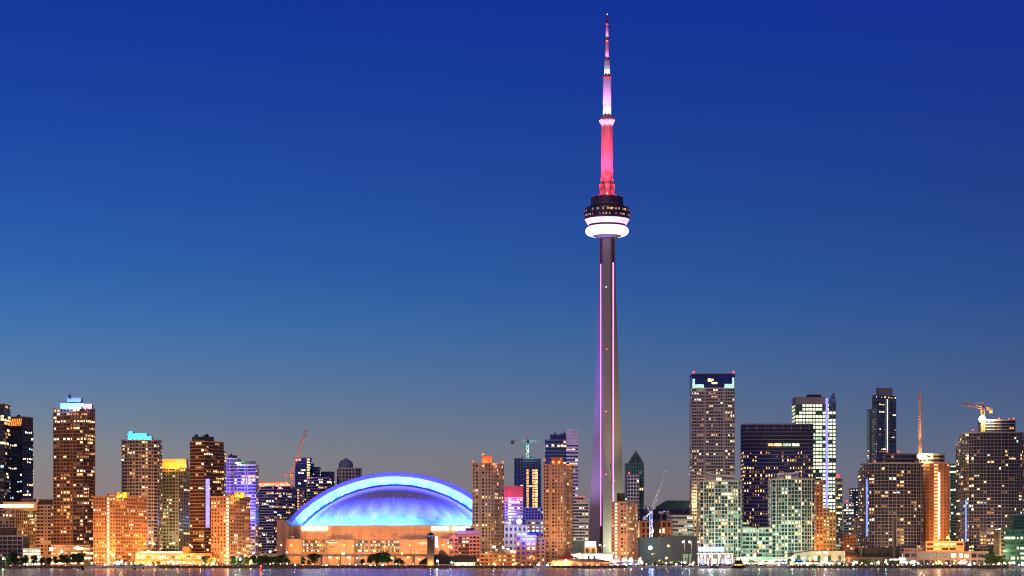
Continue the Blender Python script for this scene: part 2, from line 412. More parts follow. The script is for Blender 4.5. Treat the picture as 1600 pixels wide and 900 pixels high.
sheet('road', -800, 800, 2150, 2166, GZ + 0.02, 'asphalt')
b = MB((0, 0, 0))
for k in range(-100, 100): b.add([(k * 8, 1837.9, GZ + 0.03), (k * 8 + 3, 1837.9, GZ + 0.03), (k * 8 + 3, 1838.1, GZ + 0.03), (k * 8, 1838.1, GZ + 0.03)], [(0, 1, 2, 3)], 'white_paint')
q = b.build('lane_markings'); q['kind'] = 'structure'
sheet('promenade', -700, 700, 1758.2, 1763, GZ + 0.02, 'concrete')

# ------------------------------------------------------------------ buildings, from the left edge
PT = (0.35, 0.45, 'brick_brown')
T = []
r = bld('tower_block', 'dark glass tower cut by the left edge with a yellow lit top floor', (-26, 6), 632, 2020, wall='dark_wall', gl='g_dark', slab=(0.5, 0.4, 'slab_dark'),
        pat=(0.9,), hf=0.7, lit=0.13, pal='mixed', rows=[(43, 'l_warm', 0.9), (42, 'l_amber', .7)])
rooftop(r, -20, 4, 632, 2020, 3)
r = bld('tower_block', 'dark glass tower with orange slanted light bars under its roof', (6, 35, 46), 652, 2060, 'corner', turn=24, wall='dark_wall', gl='g_dark',
        slab=(0.25, 0.35, 'slab_dark'), pier=(0.3, 0.4, 'dark_brown'), pat=(1, 1, .5), hf=0.6, lit=0.17, pal='cool', blank_top=4, runs=3)
w = MB(tuple(r.location))
for k in range(8):
    x = X(9 + k * 3.1, 2060); dy_ = 2060 + (X(35, 2060) - x) * math.tan(math.radians(24)) - 1.2
    w.add([(x, dy_, Z(665, 2060)), (x + 1.0, dy_, Z(665, 2060)), (x + 2.3, dy_, Z(654, 2060)), (x + 1.3, dy_, Z(654, 2060)),
           (x, dy_ + .4, Z(665, 2060)), (x + 1.0, dy_ + .4, Z(665, 2060)), (x + 2.3, dy_ + .4, Z(654, 2060)), (x + 1.3, dy_ + .4, Z(654, 2060))],
          [(0, 1, 2, 3), (5, 4, 7, 6), (1, 5, 6, 2), (4, 0, 3, 7), (3, 2, 6, 7), (4, 5, 1, 0)], 'l_orange')
w.build('light_bars', r)
rooftop(r, 10, 30, 652, 2062, 5)
facade(r, fp_box(X(37, 2080), X(47, 2080), 2078, 16), GZ, Z(677, 2080), wall='dark_wall', gl='g_blue', slab=(0.3, .3, 'blue_grey'), pat=(.9,), hf=.6, lit=.28, pal='cool', name='side_wing', cap=50)
r = bld('apartment_block', 'low beige apartment block under a bright yellow lit roofline', (-14, 24, 58), 797, 1935, 'corner', turn=18, wall='concrete_warm', gl='g_brown',
        pier=(0.5, 0.6, 'beige'), pat=(.9, .6), hf=.62, lit=.3, pal='warm', slab=(0.2, .35, 'beige'))
strip(r, 'roof_light', -6, 52, 788, 792.5, 1950, 'l_glow', dy=0.6, th=2)
box_part(r, 'penthouse', -4, 50, 784, 797, 1935, 12, 'terracotta', 22)
box_part(r, 'lift_housing', 23, 43, 779, 786, 1935, 8, 'brick_brown', 26)
r = bld('parking_garage', 'squat dark grid fronted block at the left edge below a brown plant room', (-20, 35), 838, 1880, wall='brick_dark', gl='g_dark', slab=(.4, .45, 'slab_pale'),
        pier=(.3, .4, 'slab_pale'), pat=(.95,), bw=4, fh=3.4, hf=.6, lit=.04, pal='dim')
box_part(r, 'penthouse', -10, 21, 826, 838, 1880, 10, 'dark_brown', 3)
r = bld('glass_pavilion', 'small pale lit pavilion between the garage block and a row of dark trees', (36, 58), 858, 1850, wall='pale', gl='l_white', pat=(.7,), bw=2.5, hf=.6, lit=1, pal='cool', d=12)
r = bld('apartment_block', 'narrow pinkish apartment slab with a brown box on its roof', (57, 80), 790, 1960, wall='pinkish', gl='g_brown', slab=(.9, .9, 'pinkish'), pat=(.8, .8, .4), hf=.5, lit=.2, pal='warm', sep_slabs=True)
box_part(r, 'penthouse', 60, 78, 781, 791, 1960, 10, 'dark_brown', 2)
r = bld('tower_block', 'tall orange brown tower with a glowing blue white crown', (80, 130, 142), 638, 1900, 'corner', turn=14, wall='brick_brown', gl='g_brown',
        slab=(.35, .55, 'brick_orange'), pat=(1, .9, .4, .95, .95, .3, .9, 1), bw=3.2, hf=.58, lit=.27, pal='warm', pier=(.3, .4, 'brick_brown'), runs=2, rows=[(40, 'l_pale', .25)])
crown = box_part(r, 'crown', 92, 129, 630, 638, 1900, 11, 'roof_panel', 5)
box_part(r, 'crown_box', 103, 124, 621.5, 630, 1900, 9, 'roof_panel', 6)
w = MB(tuple(r.location)); w.box(X(129, 1900), X(141, 1900), 1907, 1916, Z(638, 1900), Z(630, 1900), 'lilac'); w.build('crown_wing', r)
for px_ in (96, 106, 114, 122, 134):
    light('AREA', 'crown_floodlight', (X(px_, 1900), 1899.5, Z(637, 1900)), (0.12, 0.35, 1.0) if px_ != 134 else (.5, .4, 1), 2600, r, r.location, aim=(X(px_, 1900), 1908, Z(626, 1900)), size=(2.5, .6))
rooftop(r, 106, 112, 621, 1900, 2)
r = bld('parking_podium', 'three storey podium of dazzling light bands at the foot of the crowned tower', (80, 141), 853, 1850, wall='brick_brown', gl='l_glow', slab=(.5, .7, 'brick_orange'), pier=(.3, .5, 'brick_orange'), pat=(.95,), fh=4.6, bw=5, hf=.42, lit=.5,
        pal='warm', d=20, cap=60)
def twin(px, label):
    r = bld('apartment_block', label, px, 777, 1815, 'corner', turn=20, wall='brick_orange', gl='g_brown', pat=(.5,), bw=2.7, hf=.5, fh=2.9, lit=.16, pal='warm',
            cols=[(0, 5, 'l_glow')], pier=None, parapet=1.2)
    a = px[0]
    box_part(r, 'penthouse', a + 36, a + 52, 769.5, 777, 1815, 6, 'yellow_paint', 9)
    box_part(r, 'lift_housing', a + 21, a + 35, 772, 777, 1815, 5, 'terracotta', 12)
    w = MB(tuple(r.location))
    for k in range(6): w.box(X(a + 26 + k * 3.4, 1815), X(a + 27.6 + k * 3.4, 1815), 1821, 1821.6, Z(776, 1815), Z(772.5, 1815), 'l_orange')
    w.build('roof_lamp', r)
    light('POINT', 'roof_floodlight', (X(a + 44, 1815), 1820, Z(775, 1815)), (1, .5, .1), 6000, r, r.location, radius=.5)
    return r
twin((143, 180, 214), 'orange brick slab with a column of lit stair windows beside the glowing podium')
r = bld('tower_block', 'tan tower with rounded pinkish right bay and cyan lit crown', (187, 246), 688, 1960, 'round', bulge=10, wall='tan', gl='g_dark', slab=(.6, .5, 'pinkish'), pat=(.85, .5, .9), bw=2.8, hf=.55, lit=.24,
        pal='warm', sep_slabs=True, seg=9)
box_part(r, 'crown', 196, 226, 677, 688, 1960, 8, 'roof_panel', 12); box_part(r, 'crown_box', 197, 204, 673.5, 677, 1960, 7, 'roof_panel', 12); box_part(r, 'crown_wing', 226, 233, 681, 688, 1960, 7, 'roof_panel', 12)
for px_ in (199, 206, 213, 220, 229):
    light('AREA', 'crown_floodlight', (X(px_, 1960), 1967.5, Z(684.2, 1960)), (0.02, .5, 1.0), 2600, r, r.location, aim=(X(px_, 1960), 1973, Z(679, 1960)), size=(3, .8))
r = bld('tower_block', 'olive tan tower with a flat orange lit rooftop box', (248, 279, 295), 731, 2010, 'corner', turn=12, wall='olive', gl='g_teal', slab=(.4, .45, 'tan'), pat=(.8, .8, .4), hf=.5, lit=.2, pal='green', pier=(.25, .4, 'tan'))
box_part(r, 'penthouse', 251, 290, 717.5, 731, 2010, 12, 'beige', 5, ribs=3)
for px_ in (256, 264, 272, 281, 287): light('AREA', 'roof_floodlight', (X(px_, 2010), 2007.5, Z(730, 2010)), (1, .42, .04), 1500, r, r.location, aim=(X(px_, 2010), 2015, Z(723, 2010)), size=(3, .6))
r = bld('tower_block', 'dark brown tower with bright top floors and a faceted blue grey right side', (295, 319, 344), 690, 1960, 'corner', turn=30, wall='brick_dark', gl='g_brown', slab=(.5, .5, 'brick_orange'), pat=(.95, .9), hf=.56, lit=.25,
        pal='warm', rows=[(52, 'l_pale', .5), (51, 'l_white', .7), (50, 'l_amber', .5)], runs=3, d=24)
box_part(r, 'penthouse', 299, 331, 683, 690, 1975, 10, 'dark_wall', 3); rooftop(r, 302, 325, 683, 1978, 6)
facade(r, fp_box(X(336, 1990), X(349, 1990), 1992, 16), GZ, Z(706, 1990), wall='blue_grey', gl='g_blue', slab=(.4, .4, 'lilac'), pat=(.7,), hf=.5, lit=.25, pal='mixed', cap=60)
strip(r, 'light_banner', 321, 327, 748, 824, 1958, 'l_violet', dy=2.0)
twin((328, 358, 383), 'orange brick slab with a column of lit stair windows before the lilac towers')
r = bld('tower_block', 'slim lilac tower with white balcony edges beside the dark brown tower', (348, 371), 717, 2120, wall='purple_wall', gl='g_violet', slab=(.8, .35, 'lilac'), pat=(.9, .5), hf=.6, lit=.17, pal='mixed')
box_part(r, 'penthouse', 356, 368, 712, 718, 2120, 8, 'navy', 3); rooftop(r, 354, 368, 713, 2120, 3)
r = bld('tower_block', 'wide lilac tower with white balcony edges and a green roof lamp', (371, 399), 727, 2100, wall='purple_wall', gl='g_violet', slab=(.8, .35, 'lilac'), pat=(.95, .95, .4), hf=.6, lit=.27, pal='warm', runs=3)
box_part(r, 'penthouse', 377, 397, 721, 727, 2100, 8, 'blue_grey', 3)
w = MB(tuple(r.location)); w.lathe(X(371.5, 2100), 2102, [(1, Z(725.5, 2100)), (3, Z(724.5, 2100)), (3, Z(722.5, 2100)), (1.2, Z(721.5, 2100))], 'l_green', 10); w.build('roof_lamp', r)
light('POINT', 'roof_floodlight', (X(371, 2100), 2097, Z(721, 2100)), (.6, 1, .4), 4000, r, r.location, radius=.4)
for px_, py_ in ((360, 740), (388, 745)): light('AREA', 'facade_fill', (X(px_, 2100), 2070, Z(py_ + 60, 2100)), (.3, .27, 1), 36000, r, r.location, aim=(X(px_, 2100), 2102, Z(py_ - 10, 2100)), size=(4, 4))  # violet fill added to brighten the lilac fronts
r = bld('tower_block', 'flat topped block with a red and orange lit parapet left of the stadium', (399, 428, 455), 760, 2480, 'corner', turn=25, wall='dark_wall', gl='g_dark', slab=(.9, .9, 'lilac'), pat=(.9, .9, .5), hf=.55, lit=.22, pal='mixed')
facade(r, fp_box(X(401, 2490), X(450, 2490), 2494, 12), Z(760, 2490), Z(754, 2490), wall='brick_orange', gl='l_amber', pat=(.85,), hf=.6, lit=1, pal='orange', name='penthouse', fh=4)
light('AREA', 'roof_floodlight', (X(426, 2490), 2484, Z(757, 2490)), (1, .2, .08), 5000, r, r.location, aim=(X(426, 2490), 2494, Z(758, 2490)), size=(26, 1))
r = bld('apartment_block', 'low violet block with one lit window column behind the stadium corner', (449, 473), 764, 2530, wall='purple_wall', gl='g_violet', slab=(.4, .4, 'pinkish'), pat=(.6,), hf=.5, lit=.1, pal='mixed', cols=[(0, 3, 'l_amber')])
# far blue cluster behind the stadium
r = bld('tower_block', 'dark blue stepped tower with a lit stair column behind the crane', (461, 484), 716, 2560, wall='navy', gl='g_blue', pat=(.9,), slab=(.2, .5, 'blue_grey'), hf=.6, lit=.05, pal='cool', cols=[(0, 4, 'l_warm')], cap=60)
facade(r, fp_box(X(480, 2580), X(488, 2580), 2582, 18), GZ, Z(725, 2580), wall='navy', gl='g_blue', pat=(.8,), hf=.5, lit=.1, pal='mixed', name='side_wing', cap=20)
facade(r, fp_box(X(488, 2580), X(499, 2580), 2578, 18), GZ, Z(731, 2580), wall='navy', gl='g_violet', pat=(.8,), hf=.5, lit=.06, pal='cool', name='side_wing', cap=20)
facade(r, fp_box(X(461.5, 2560), X(471, 2560), 2557, 3), Z(721, 2560), Z(716, 2560), wall='lilac', gl='l_warm', pat=(.8,), hf=.5, lit=.6, pal='warm', name='penthouse', fh=5)
r = bld('tower_block', 'plain dark blue slab nearest the top of the stadium roof edge', (499, 520), 738, 2620, wall='navy', gl='g_blue', pat=(.85,), hf=.6, lit=.03, pal='cool', cap=40, slab=(.2, .3, 'navy'))
r = bld('tower_block', 'rounded navy block with pale floor lines and a bright strip window', (479, 516), 747, 2480, 'round', bulge=7, wall='navy', gl='g_dark', slab=(.9, .5, 'lilac'), pat=(.9,), hf=.6, lit=.15, pal='warm', cap=60, rows=[(30, 'l_pale', .5)])
r = bld('tower_block', 'grey white tower with a stepped drum top peeking over the stadium', (526, 563), 732, 2650, 'chamfer', c=6, wall='grey', gl='g_dark', slab=(.3, .6, 'pale'), pier=(.3, .8, 'pale'), pat=(.7,), hf=.6, lit=.05, pal='mixed', cap=60, bw=4, fh=4)
w = MB(tuple(r.location)); cx = X(539, 2650); s_ = 2650 / F
w.lathe(cx, 2664, [(11 * s_, Z(732, 2650)), (11.5 * s_, Z(725, 2650)), (10.5 * s_, Z(722, 2650)), (9.5 * s_, Z(722, 2650)), (8.5 * s_, Z(719, 2650)), (4 * s_, Z(718, 2650)), (3.5 * s_, Z(715.5, 2650)), (.5, Z(715.5, 2650))], 'blue_grey', 20)
w.build('drum', r)

# ---- between stadium and the communications tower
def beige_tower(px, top, Y, label, kind='corner', ph=None, **k):
    k.setdefault('turn', 20)
    if kind != 'corner': k.pop('turn')
    a = dict(wall='terracotta', gl='g_dark', pat=(.35, .9, 0, .9, .35, .35), hf=.5, lit=.17, pal='warm', pier=(.25, .5, 'concrete_warm'), fh=2.95, bw=2.7); a.update(k)
    r = bld('tower_block', label, px, top, Y, kind, **a)
    if ph:
        box_part(r, 'penthouse', ph[0], ph[1], ph[2], top, Y, 8, 'brick_orange' if ph[3] else 'dark_brown', 9)
    return r
r = beige_tower((738, 767, 787), 725, 1865, 'beige tower with a red penthouse standing at the stadium\'s end', ph=(753, 768, 713, True), wall='tan')
for px_, py_ in ((739, 721), (786, 722)): beacon(r, px_, py_, 1874)
beacon(r, 755, 710, 1876, 'l_orange', 1.1)
for px_ in (757, 772, 778, 783): light('POINT', 'roof_floodlight', (X(px_, 1865), 1871, Z(720.5, 1865)), (1, .25, .08), 2200, r, r.location, radius=.35)
r = beige_tower((849, 880, 896), 726, 1915, 'beige tower with orange lit roof between the blue building site and the tall needle tower', ph=(862, 880, 714.5, True), turn=24)
beacon(r, 851, 718.5, 1925, r=1.0); beacon(r, 876, 717, 1925, 'l_orange', 1.2)
for px_ in (865, 874, 884, 891): light('POINT', 'roof_floodlight', (X(px_, 1915), 1924, Z(721.5, 1915)), (1, .25, .06), 2600, r, r.location, radius=.35)
r = beige_tower((956, 979, 999), 785, 1890, 'shorter beige tower in front of the foot of the needle tower', ph=(965, 977, 771, False), cols=[(0, 1, 'l_pale')], lit=.25, wall='terracotta')
w = MB(tuple(r.location)); w.lathe(X(979, 1890), 1897, [(.3, Z(781, 1890)), (.9, Z(780, 1890)), (.9, Z(779, 1890)), (.3, Z(778, 1890))], 'l_mint', 8); w.tube((X(979, 1890), 1897, Z(785, 1890)), (X(979, 1890), 1897, Z(781, 1890)), .1, 'metal', 4); w.build('roof_lamp', r)
# building site tower
r = bld('tower_under_construction', 'unfinished dark blue tower with orange lit bare floors and a crane on top', (804, 845), 717, 2620, wall='navy', gl='g_blue', slab=(.7, .5, 'blue_grey'), pier=(.4, .5, 'blue_grey'), pat=(.8,), hf=.7, bw=3.4, lit=.02, pal='cool',
        cols=[(0, 4, 'l_amber'), (0, 6, 'l_amber'), (0, 7, 'l_warm')], blank_top=4, cap=100)
rooftop(r, 806, 842, 717, 2620, 8)
r = bld('tower_block', 'blue panelled block stepping out below the unfinished tower', (816, 849), 794, 2400, wall='blue_grey', gl='g_blue', slab=(.3, .4, 'lilac'), pier=(.4, .5, 'lilac'), pat=(.8,), hf=.6, lit=.12, pal='cool', cap=80)
r = bld('office_block', 'white block with round lit windows low between the flood lamp and beige tower', (823, 850), 814, 2200, wall='lilac', gl='g_violet', pier=(.3, .6, 'lilac'), pat=(.6,), hf=.5, lit=.5, pal='cool', bw=4, fh=4)
r = bld('office_block', 'lilac glass block with a crimson top storey band right of the stadium', (785, 817), 778, 2300, wall='lilac', gl='g_violet', slab=(.35, .4, 'lilac'), pat=(.85,), hf=.55, lit=.15, pal='cool', cols=[(0, 2, 'l_white')])
facade(r, fp_box(X(785, 2299), X(817, 2299), 2299, 24), Z(778, 2300) + 1.1, Z(760.5, 2300), wall='pink_panel', gl='pink_panel', pat=(.9,), hf=.7, lit=0, pal='orange', pier=(.3, .4, 'red_paint'), name='top_storey')
light('AREA', 'facade_fill', (X(800, 2300), 2285, Z(781, 2300)), (1, .12, .25), 4500, r, r.location, aim=(X(800, 2300), 2299, Z(768, 2300)), size=(14, 1))  # pink fill added for the top storey
light('AREA', 'facade_fill', (X(800, 2260), 2250, Z(800, 2260)), (.5, .45, 1), 12000, r, r.location, aim=(X(802, 2300), 2300, Z(800, 2300)), size=(6, 3))  # violet fill added for the lower front
r = bld('office_block', 'white banded hall with tall windows under the great blue flood lamp', (788, 823), 822, 2150, wall='pale', gl='g_violet', pier=(.5, .8, 'white_paint'), pat=(.5,), hf=.5, lit=.05, pal='cool', bw=4.4, fh=6, d=30)
# tall slab pair behind
r = bld('office_tower', 'glass office tower with a white banded slab on its right, behind the beige tower', (852, 885), 688, 2420, wall='blue_grey', gl='g_teal', slab=(.2, .5, 'blue_grey'), pat=(.97,), hf=.66, lit=.12, pal='mixed', runs=4, fh=3.8, cap=70,
        rows=[(33, 'l_warm', .6)])
box_part(r, 'penthouse', 860, 885, 679.5, 688, 2420, 12, 'navy', 2); rooftop(r, 862, 884, 680, 2422, 4)
facade(r, fp_box(X(885, 2420), X(903, 2420), 2418, 26), GZ, Z(672, 2420), wall='pale', gl='g_dark', slab=(.4, .7, 'white_paint'), pat=(.9,), hf=.42, lit=.2, pal='mixed', blank_top=4, fh=3.8, name='tower_slab', cap=70)
r = bld('apartment_block', 'grey block with pale floor bands and red roof beacons left of the needle tower', (895, 919), 782, 2180, wall='grey', gl='g_dark', slab=(.8, .9, 'pale'), pat=(.9, .7), hf=.5, lit=.24, pal='mixed', bot=None)
box_part(r, 'penthouse', 898, 912, 778, 783, 2180, 8, 'brick_dark', 3)
for px_ in (901, 907, 912): beacon(r, px_, 776, 2184, r=.8)
r = bld('office_building', 'plain mint grey hall at the left foot of the needle tower', (896, 914), 846, 2100, wall='teal_wall', gl='g_teal', pat=(0,), lit=0, d=30)
r = bld('entrance_building', 'tower base building carrying a glowing white sign board', (913, 932), 855, 2080, wall='terracotta', gl='g_brown', pat=(.4,), bw=6, fh=8, hf=.7, lit=.1, pier=(.5, 1.0, 'concrete_warm'), d=20)
strip(r, 'sign_board', 914, 931, 846, 854.5, 2080, 'l_glow', dy=-.8, th=.8)
w = MB(tuple(r.location))
for k in range(11): w.box(X(916.2 + k * 1.2, 2080), X(916.9 + k * 1.2, 2080), 2078.1, 2078.4, Z(851.6, 2080), Z(849.6 - (k % 3) * .3, 2080), 'pinkish')
w.build('sign_lettering', r)

# ---- right of the needle tower
r = bld('office_tower', 'dark green glass tower with a pointed gable roof behind the beige tower', (978, 1006), 725, 2700, wall='teal_wall', gl='g_green', slab=(.2, .4, 'copper_green'), pier=(.3, .5, 'teal_wall'), pat=(.95,), hf=.7, lit=.03, pal='green', cap=60, fh=4)
w = MB(tuple(r.location)); Y_ = 2700; xa, xb, xm = X(981, Y_), X(1006, Y_), X(993.5, Y_); z0, z1 = Z(725, Y_), Z(705, Y_)
w.add([(xa, Y_, z0), (xb, Y_, z0), (xm, Y_, z1), (xa, Y_ + 26, z0), (xb, Y_ + 26, z0), (xm, Y_ + 26, z1)], [(0, 1, 2), (4, 3, 5), (1, 4, 5, 2), (3, 0, 2, 5)], 'g_green')
w.tube((xa, Y_ - .5, z0), (xm, Y_ - .5, z1 + .5), .8, 'grey', 5); w.tube((xb, Y_ - .5, z0), (xm, Y_ - .5, z1 + .5), .8, 'grey', 5); w.tube((xa, Y_ - .4, z0), (xb, Y_ - .4, z0), .6, 'grey', 5); w.tube((xm, Y_ - .4, z0), (xm, Y_ - .4, z1), .4, 'grey', 5)
w.build('gable_roof', r)
facade(r, fp_box(X(981, 2680), X(999, 2680), 2684, 15), GZ, Z(743, 2680), wall='white_paint', gl='g_dark', pat=(.68,), hf=.62, lit=.02, pal='cool', fh=4.2, bw=3.4, name='front_wing', cap=100)
beacon(r, 983, 739, 2683, r=1.3)
r = bld('office_building', 'long dark roofed hall with purple sign behind the white satellite domes', (1000, 1082), 797, 2500, wall='navy', gl='g_dark', pat=(.7,), hf=.4, lit=.05, pal='cool', d=60, fh=5, bw=5)
w = MB(tuple(r.location)); Y_ = 2540
w.add([(X(1028, Y_), Y_, Z(797, Y_)), (X(1090, Y_), Y_, Z(797, Y_)), (X(1090, Y_), Y_, Z(782, Y_)), (X(1042, Y_), Y_, Z(782, Y_)), (X(1028, Y_), Y_, Z(791, Y_)),
       (X(1028, Y_), Y_ + 40, Z(797, Y_)), (X(1090, Y_), Y_ + 40, Z(797, Y_)), (X(1090, Y_), Y_ + 40, Z(782, Y_)), (X(1042, Y_), Y_ + 40, Z(782, Y_)), (X(1028, Y_), Y_ + 40, Z(791, Y_))],
      [(0, 1, 2, 3, 4), (9, 8, 7, 6, 5), (4, 3, 8, 9), (3, 2, 7, 8), (1, 6, 7, 2), (0, 4, 9, 5)], 'copper_green')
for k in range(14): w.box(X(1044 + k * 3, Y_), X(1044.4 + k * 3, Y_), Y_ - .5, Y_, Z(797, Y_), Z(782, Y_), 'teal_wall')
for k in range(3): w.tube((X(1046 + k * 8, Y_), Y_ + 4, Z(783, Y_)), (X(1046 + k * 8, Y_), Y_ + 4, Z(779.5, Y_)), .25, 'pale', 4)
w.build('roof', r)
strip(r, 'sign_board', 1036, 1045, 798.3, 799.6, 2500, 'l_violet', dy=-.3)
r = bld('office_building', 'terracotta framed block with big dark windows behind the white crane', (1001, 1050), 815, 2250, wall='terracotta', gl='g_brown', pier=(.8, 1.6, 'terracotta'), slab=(.6, .9, 'terracotta'), pat=(.9, .9, .9), bw=5.2, fh=6.2, hf=.7, lit=.12, pal='warm')
w = MB(tuple(r.location)); w.box(X(1021, 2250), X(1030, 2250), 2246, 2250, GZ, Z(812, 2250), 'dark_wall'); w.build('stair_tower', r)
r = bld('office_building', 'pale office block with rows of lit windows beside the grid tower\'s foot', (1050, 1083), 806, 2280, wall='pale', gl='g_green', slab=(.2, .5, 'pale'), pat=(.9,), hf=.5, lit=.45, pal='green', fh=4, runs=3)
rooftop(r, 1052, 1080, 806, 2280, 7)
r = bld('exhibition_hall', 'large blank grey metal shed low behind the street lamps', (1000, 1091), 841, 2000, wall='shed_grey', gl='g_dark', pat=(0,), lit=0, d=60, slab=None)
w = MB(tuple(r.location))
for k in range(22): w.box(X(1002 + k * 4.1, 2000), X(1002.3 + k * 4.1, 2000), 1999.8, 2000, GZ, Z(841.5, 2000), 'shed_grey')
w.box(X(1029, 2000), X(1030.5, 2000), 1999, 2000, GZ, Z(838, 2000), 'grey'); w.add([(X(1031, 2000), 2001, Z(841, 2000)), (X(1090, 2000), 2001, Z(841, 2000)), (X(1082, 2000), 2001, Z(836.5, 2000)), (X(1040, 2000), 2001, Z(836.5, 2000)),
      (X(1031, 2000), 2040, Z(841, 2000)), (X(1090, 2000), 2040, Z(841, 2000)), (X(1082, 2000), 2040, Z(836.5, 2000)), (X(1040, 2000), 2040, Z(836.5, 2000))], [(0, 1, 2, 3), (7, 6, 5, 4), (3, 2, 6, 7), (1, 5, 6, 2), (0, 3, 7, 4)], 'shed_grey')
w.build('roof', r)
r = bld('hotel_tower', 'tallest grey grid tower with two red roof corner beacons', (1081, 1148), 607, 2380, wall='grey', gl='g_dark', slab=(.12, .5, 'pale'), pier=(.12, .4, 'concrete'), pat=(.9, .9, .55, .9, .9, 0, .9, .9), hf=.5, bw=2.5, fh=3.4, lit=.13, pal='warm', runs=2, d=30,
        rows=[(34, 'l_pale', .35), (29, 'l_warm', .3), (18, 'l_amber', .5), (25, 'g_steel', .8), (36, 'g_steel', .9), (41, 'g_steel', .7)])
facade(r, fp_box(X(1081, 2380), X(1148, 2380), 2379.6, 30), Z(607, 2380) + 1.0, Z(586, 2380), wall='navy', gl='g_blue', slab=(.15, .3, 'navy'), pat=(.95,), hf=.7, lit=0, name='crown', fh=3.6)
w = MB(tuple(r.location)); Y_ = 2378.8
for a, b_, t_, bo in ((1082, 1086, 592, 606), (1086, 1100, 600.5, 606), (1144, 1147.5, 590, 606), (1132, 1144, 600, 606)): w.box(X(a, Y_), X(b_ - .3, Y_), Y_ - .3, Y_, Z(bo, Y_), Z(t_, Y_), 'l_mint')
w.build('crown_light', r)
w = MB(tuple(r.location))
for a, b_, t_, bo in ((1106, 1112, 591.5, 596.5), (1113, 1115, 592, 595), (1112, 1121, 597, 600)): w.box(X(a, Y_), X(b_ - .3, Y_), Y_ - .3, Y_, Z(bo, Y_), Z(t_, Y_), 'l_warm')
w.build('crown_window', r)
w = MB(tuple(r.location)); w.box(X(1083, 2380), X(1147, 2380), 2381, 2408, Z(586, 2380) + 1.3, Z(583.3, 2380), 'purple_wall'); w.build('screen_wall', r)
beacon(r, 1084, 581.5, 2381, r=1.4); beacon(r, 1146, 581.5, 2381, r=1.4)
light('AREA', 'facade_fill', (X(1096, 2380), 2364, Z(780, 2380)), (1, .62, .25), 26000, r, r.location, aim=(X(1094, 2380), 2380, Z(790, 2380)), size=(8, 8))  # warm fill added on the lower grid
def harbour(px, top, bulge_px, ph, label, lit=.25):
    r = bld('condo_tower', label, px, top, 1900, 'round', bulge=12, seg=10, wall='teal_wall', gl='g_teal', slab=(.9, .5, 'mint'), pier=(.3, .25, 'mint'), pat=(.9, .6, .9), hf=.66, bw=3.0, fh=3.1, lit=lit, pal='green', d=30, sep_slabs=True, runs=1)
    w = MB(tuple(r.location))
    P = fp_round(X(px[0], 1900), X(px[1], 1900), 1900, 30, 12, 10)
    for i in range(0, 11, 2):
        w.tube((P[i][0], P[i][1] - .8, GZ), (P[i][0], P[i][1] - .8, Z(top, 1900)), .45, 'white_paint', 4)
    w.build('column', r)
    a, b_, t_ = ph
    box_part(r, 'penthouse', a, b_, t_ + 5, top, 1900, 10, 'pale', 8)
    w = MB(tuple(r.location)); Y_ = 1906; xa, xb = X(a - 8, Y_), X(b_ + 2, Y_)
    s = 1 if 'winged' in label else -1
    if s > 0: pts = [(X(a, Y_), Z(t_ + 7, Y_)), (X(b_ - 6, Y_), Z(t_ + 6, Y_)), (X(b_ + 4, Y_), Z(t_, Y_)), (X(b_ + 4, Y_), Z(t_ - 1, Y_)), (X(b_ - 8, Y_), Z(t_ + 3, Y_)), (X(a, Y_), Z(t_ + 4, Y_))]
    else: pts = [(X(a - 2, Y_), Z(t_ - 1, Y_)), (X(a + 14, Y_), Z(t_ + 6, Y_)), (X(b_, Y_), Z(t_ + 7, Y_)), (X(b_, Y_), Z(t_ + 4, Y_)), (X(a + 14, Y_), Z(t_ + 3, Y_)), (X(a - 2, Y_), Z(t_ - 2, Y_))]
    n = len(pts); w.add([(x, Y_, z) for x, z in pts] + [(x, Y_ + 11, z) for x, z in pts], [tuple(range(n)), tuple(range(2 * n - 1, n - 1, -1))] + [(i, i + n, (i + 1) % n + n, (i + 1) % n) for i in range(n)], 'white_paint')
    w.build('wing_roof', r)
    w = MB(tuple(r.location)); xm = (a + b_) / 2 - (2 if s > 0 else 4)
    w.box(X(xm - 5, 1900), X(xm + 5, 1900), 1899.2, 1906, Z(top, 1900), Z(top - 8, 1900), 'olive')
    for k in range(3): w.box(X(xm - 4 + k * 3, 1900), X(xm - 2 + k * 3, 1900), 1898.9, 1899.2, Z(top - 1, 1900), Z(top - 5.5, 1900), 'l_pale')
    w.build('top_lounge', r)
    return r
harbour((1094, 1160), 752, 10, (1106, 1148, 739), 'pale green curved condo tower before the grid tower, with a swept roof slab', .3)
r = bld('condo_wing', 'stepped pale green lower wings linking the two curved condo towers', (1160, 1182), 826, 1910, wall='mint', gl='g_teal', slab=(.9, .5, 'mint'), pat=(.95, .95, .5), hf=.66, fh=3.3, lit=.28, pal='green', d=20)
facade(r, fp_box(X(1160, 1915), X(1170, 1915), 1913, 16), GZ, Z(818, 1915), wall='mint', gl='g_teal', slab=(.9, .5, 'mint'), pat=(.9,), hf=.66, fh=3.3, lit=.25, pal='green', name='side_wing')
facade(r, fp_box(X(1185, 1912), X(1206, 1912), 1909, 20), GZ, Z(826, 1912), wall='mint', gl='g_teal', slab=(.9, .5, 'mint'), pat=(.95,), hf=.66, fh=3.3, lit=.28, pal='green', name='side_wing')
facade(r, fp_box(X(1180, 1922), X(1188, 1922), 1922, 12), GZ, Z(838, 1922), wall='blue_grey', gl='g_teal', pat=(.9,), hf=.66, fh=3.3, lit=.2, pal='green', name='link')
harbour((1207, 1276), 749, 10, (1217, 1250, 735), 'pale green curved condo tower with a winged roof before the navy office block', .2)
